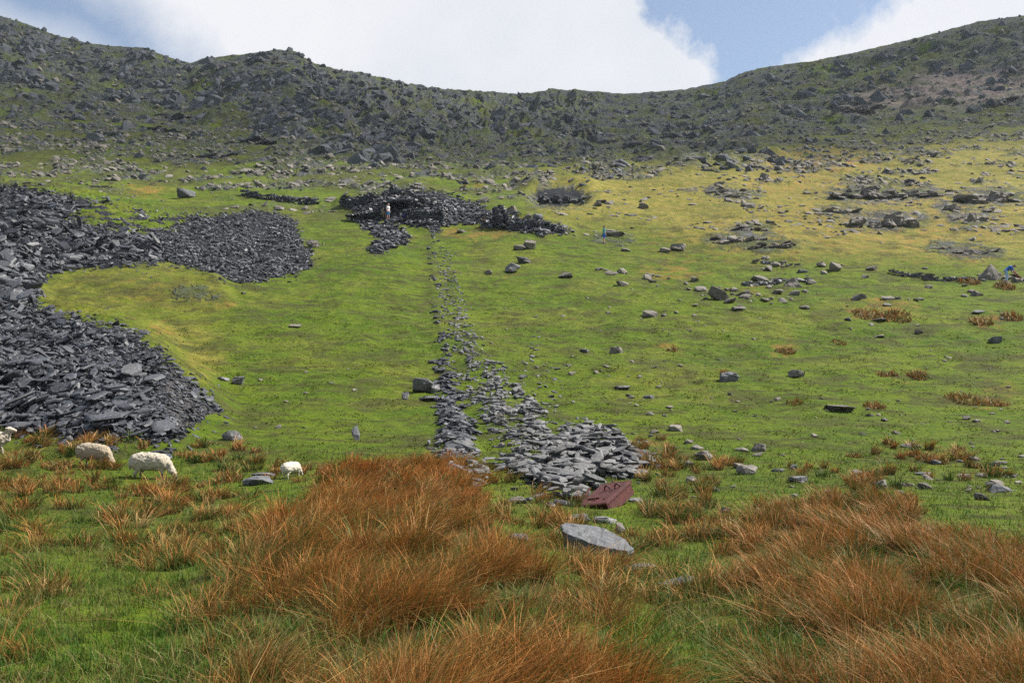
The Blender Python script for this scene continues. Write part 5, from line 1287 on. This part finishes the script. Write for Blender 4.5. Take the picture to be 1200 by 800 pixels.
mixm = wm('ADD', wm('MULTIPLY', front, isf), wm('MULTIPLY', nm.outputs[0], wm('SUBTRACT', 1.0, isf)))
sky = wn('ShaderNodeTexSky', sky_type='NISHITA'); sky.sun_disc = False
sky.sun_elevation = SUN_EL; sky.sun_rotation = SUN_AZ; sky.air_density = 1.0; sky.dust_density = 1.0; sky.ozone_density = 0.6; sky.altitude = 300
bg1 = wn('ShaderNodeBackground'); nt.links.new(sky.outputs[0], bg1.inputs[0]); bg1.inputs[1].default_value = 0.07
cr = wn('ShaderNodeValToRGB'); nt.links.new(wm('ADD', wnoise(2.2, 5, .5), wm('MULTIPLY', n_a, .3)), cr.inputs[0])
cr.color_ramp.elements[0].position = .3; cr.color_ramp.elements[0].color = (.70, .735, .79, 1)
cr.color_ramp.elements[1].position = .62; cr.color_ramp.elements[1].color = (.87, .875, .90, 1)
bg2 = wn('ShaderNodeBackground'); nt.links.new(cr.outputs[0], bg2.inputs[0]); bg2.inputs[1].default_value = 0.52
mx = wn('ShaderNodeMixShader'); nt.links.new(wm('ADD', wm('MULTIPLY', mixm, .84), .12), mx.inputs[0]); nt.links.new(bg1.outputs[0], mx.inputs[1]); nt.links.new(bg2.outputs[0], mx.inputs[2])
wo = wn('ShaderNodeOutputWorld'); nt.links.new(mx.outputs[0], wo.inputs['Surface'])

HAZE = 0.00012
if HAZE:
    hm = bpy.data.materials.new('pale_air'); hm.use_nodes = True; h = hm.node_tree; h.nodes.clear()
    v = h.nodes.new('ShaderNodeVolumePrincipled'); v.inputs['Color'].default_value = (.72, .84, .98, 1); v.inputs['Density'].default_value = HAZE; v.inputs['Anisotropy'].default_value = .2
    o_ = h.nodes.new('ShaderNodeOutputMaterial'); h.links.new(v.outputs[0], o_.inputs['Volume'])
    zt = float(Z.max()) + 3; zb = min(-90, float(Z.min()) - 1); Hx = 2600
    V = [(a, b, c) for c in (zb, zt) for a, b in ((-Hx, -Hx), (Hx, -Hx), (Hx, Hx), (-Hx, Hx))]
    hz = mesh_obj('haze', np.array(V), np.array([(3, 2, 1, 0), (4, 5, 6, 7), (0, 1, 5, 4), (1, 2, 6, 5), (2, 3, 7, 6), (3, 0, 4, 7)]), hm)
    tag(hz, 'thin pale haze over the hillside', None, None, 'stuff')

def shading_cloud():
    # the cloud that stands between the sun and the ridge
    t = NT('cloud_vapour')
    tr = t.n('ShaderNodeBsdfTransparent'); df = t.n('ShaderNodeBsdfDiffuse'); df.inputs[0].default_value = (.9, .9, .92, 1)
    tl = t.n('ShaderNodeBsdfTranslucent'); tl.inputs[0].default_value = (.9, .9, .92, 1); m1 = t.n('ShaderNodeMixShader'); m1.inputs[0].default_value = .4
    t.l(df.outputs[0], m1.inputs[1]); t.l(tl.outputs[0], m1.inputs[2])
    mx_ = t.n('ShaderNodeMixShader'); t.l(t.attr('vapour'), mx_.inputs[0]); t.l(tr.outputs[0], mx_.inputs[1]); t.l(m1.outputs[0], mx_.inputs[2]); t.l(mx_.outputs[0], t.out.inputs[0])
    alt = 620.0; hd = (alt - 70) / math.tan(SUN_EL); ox, oy = hd * math.sin(SUN_AZ), hd * math.cos(SUN_AZ)
    n = 90; a, b = np.meshgrid(np.linspace(-1, 1, n), np.linspace(-1, 1, n))
    gx = a * 900; gy = 175 + (b + 1) * .5 * 700
    f = fbm(gx / 160, gy / 110, 4, 401)
    edge = np.interp(gx, [-900, -320, -150, -40, 60, 160, 260, 380, 900], [20, 60, 88, 112, 150, 205, 240, 262, 285]) + 175 - 175 + 22 * fbm(gx / 45, gy / 45, 3, 402)
    gy2 = gy
    al = sstep(0, 46, gy2 - edge) * sstep(860, 700, gy2) * sstep(900, 760, np.abs(gx)) * np.clip(.62 + .5 * f, .25, .85)
    th = 8 + 40 * np.clip(al, 0, 1) * (1 + f)
    top = np.stack([gx + ox, gy2 + oy, alt + th], -1).reshape(-1, 3); bot = np.stack([gx + ox, gy2 + oy, alt - th * .4], -1).reshape(-1, 3)
    g_ = (np.arange(n - 1)[:, None] * n + np.arange(n - 1)[None]).ravel(); q = np.stack([g_, g_ + 1, g_ + n + 1, g_ + n], 1)
    o = mesh_obj('cloud', np.concatenate([top, bot]), np.concatenate([q, q[:, ::-1] + n * n]), t.m, smooth=True, attrs=dict(vapour=np.concatenate([al.ravel() * .48] * 2)))
    tag(o, 'drifting cloud that shades the ridge', None, None, 'stuff')
shading_cloud()
scene.view_settings.view_transform = 'Standard'; scene.view_settings.look = 'None'
scene.view_settings.exposure = 1.04; scene.view_settings.gamma = 1
scene.view_settings.use_curve_mapping = False
scene.cycles.use_denoising = False
scene.cycles.max_bounces = 5; scene.cycles.diffuse_bounces = 2; scene.cycles.glossy_bounces = 2; scene.cycles.transmission_bounces = 2; scene.cycles.transparent_max_bounces = 4; scene.cycles.volume_bounces = 0
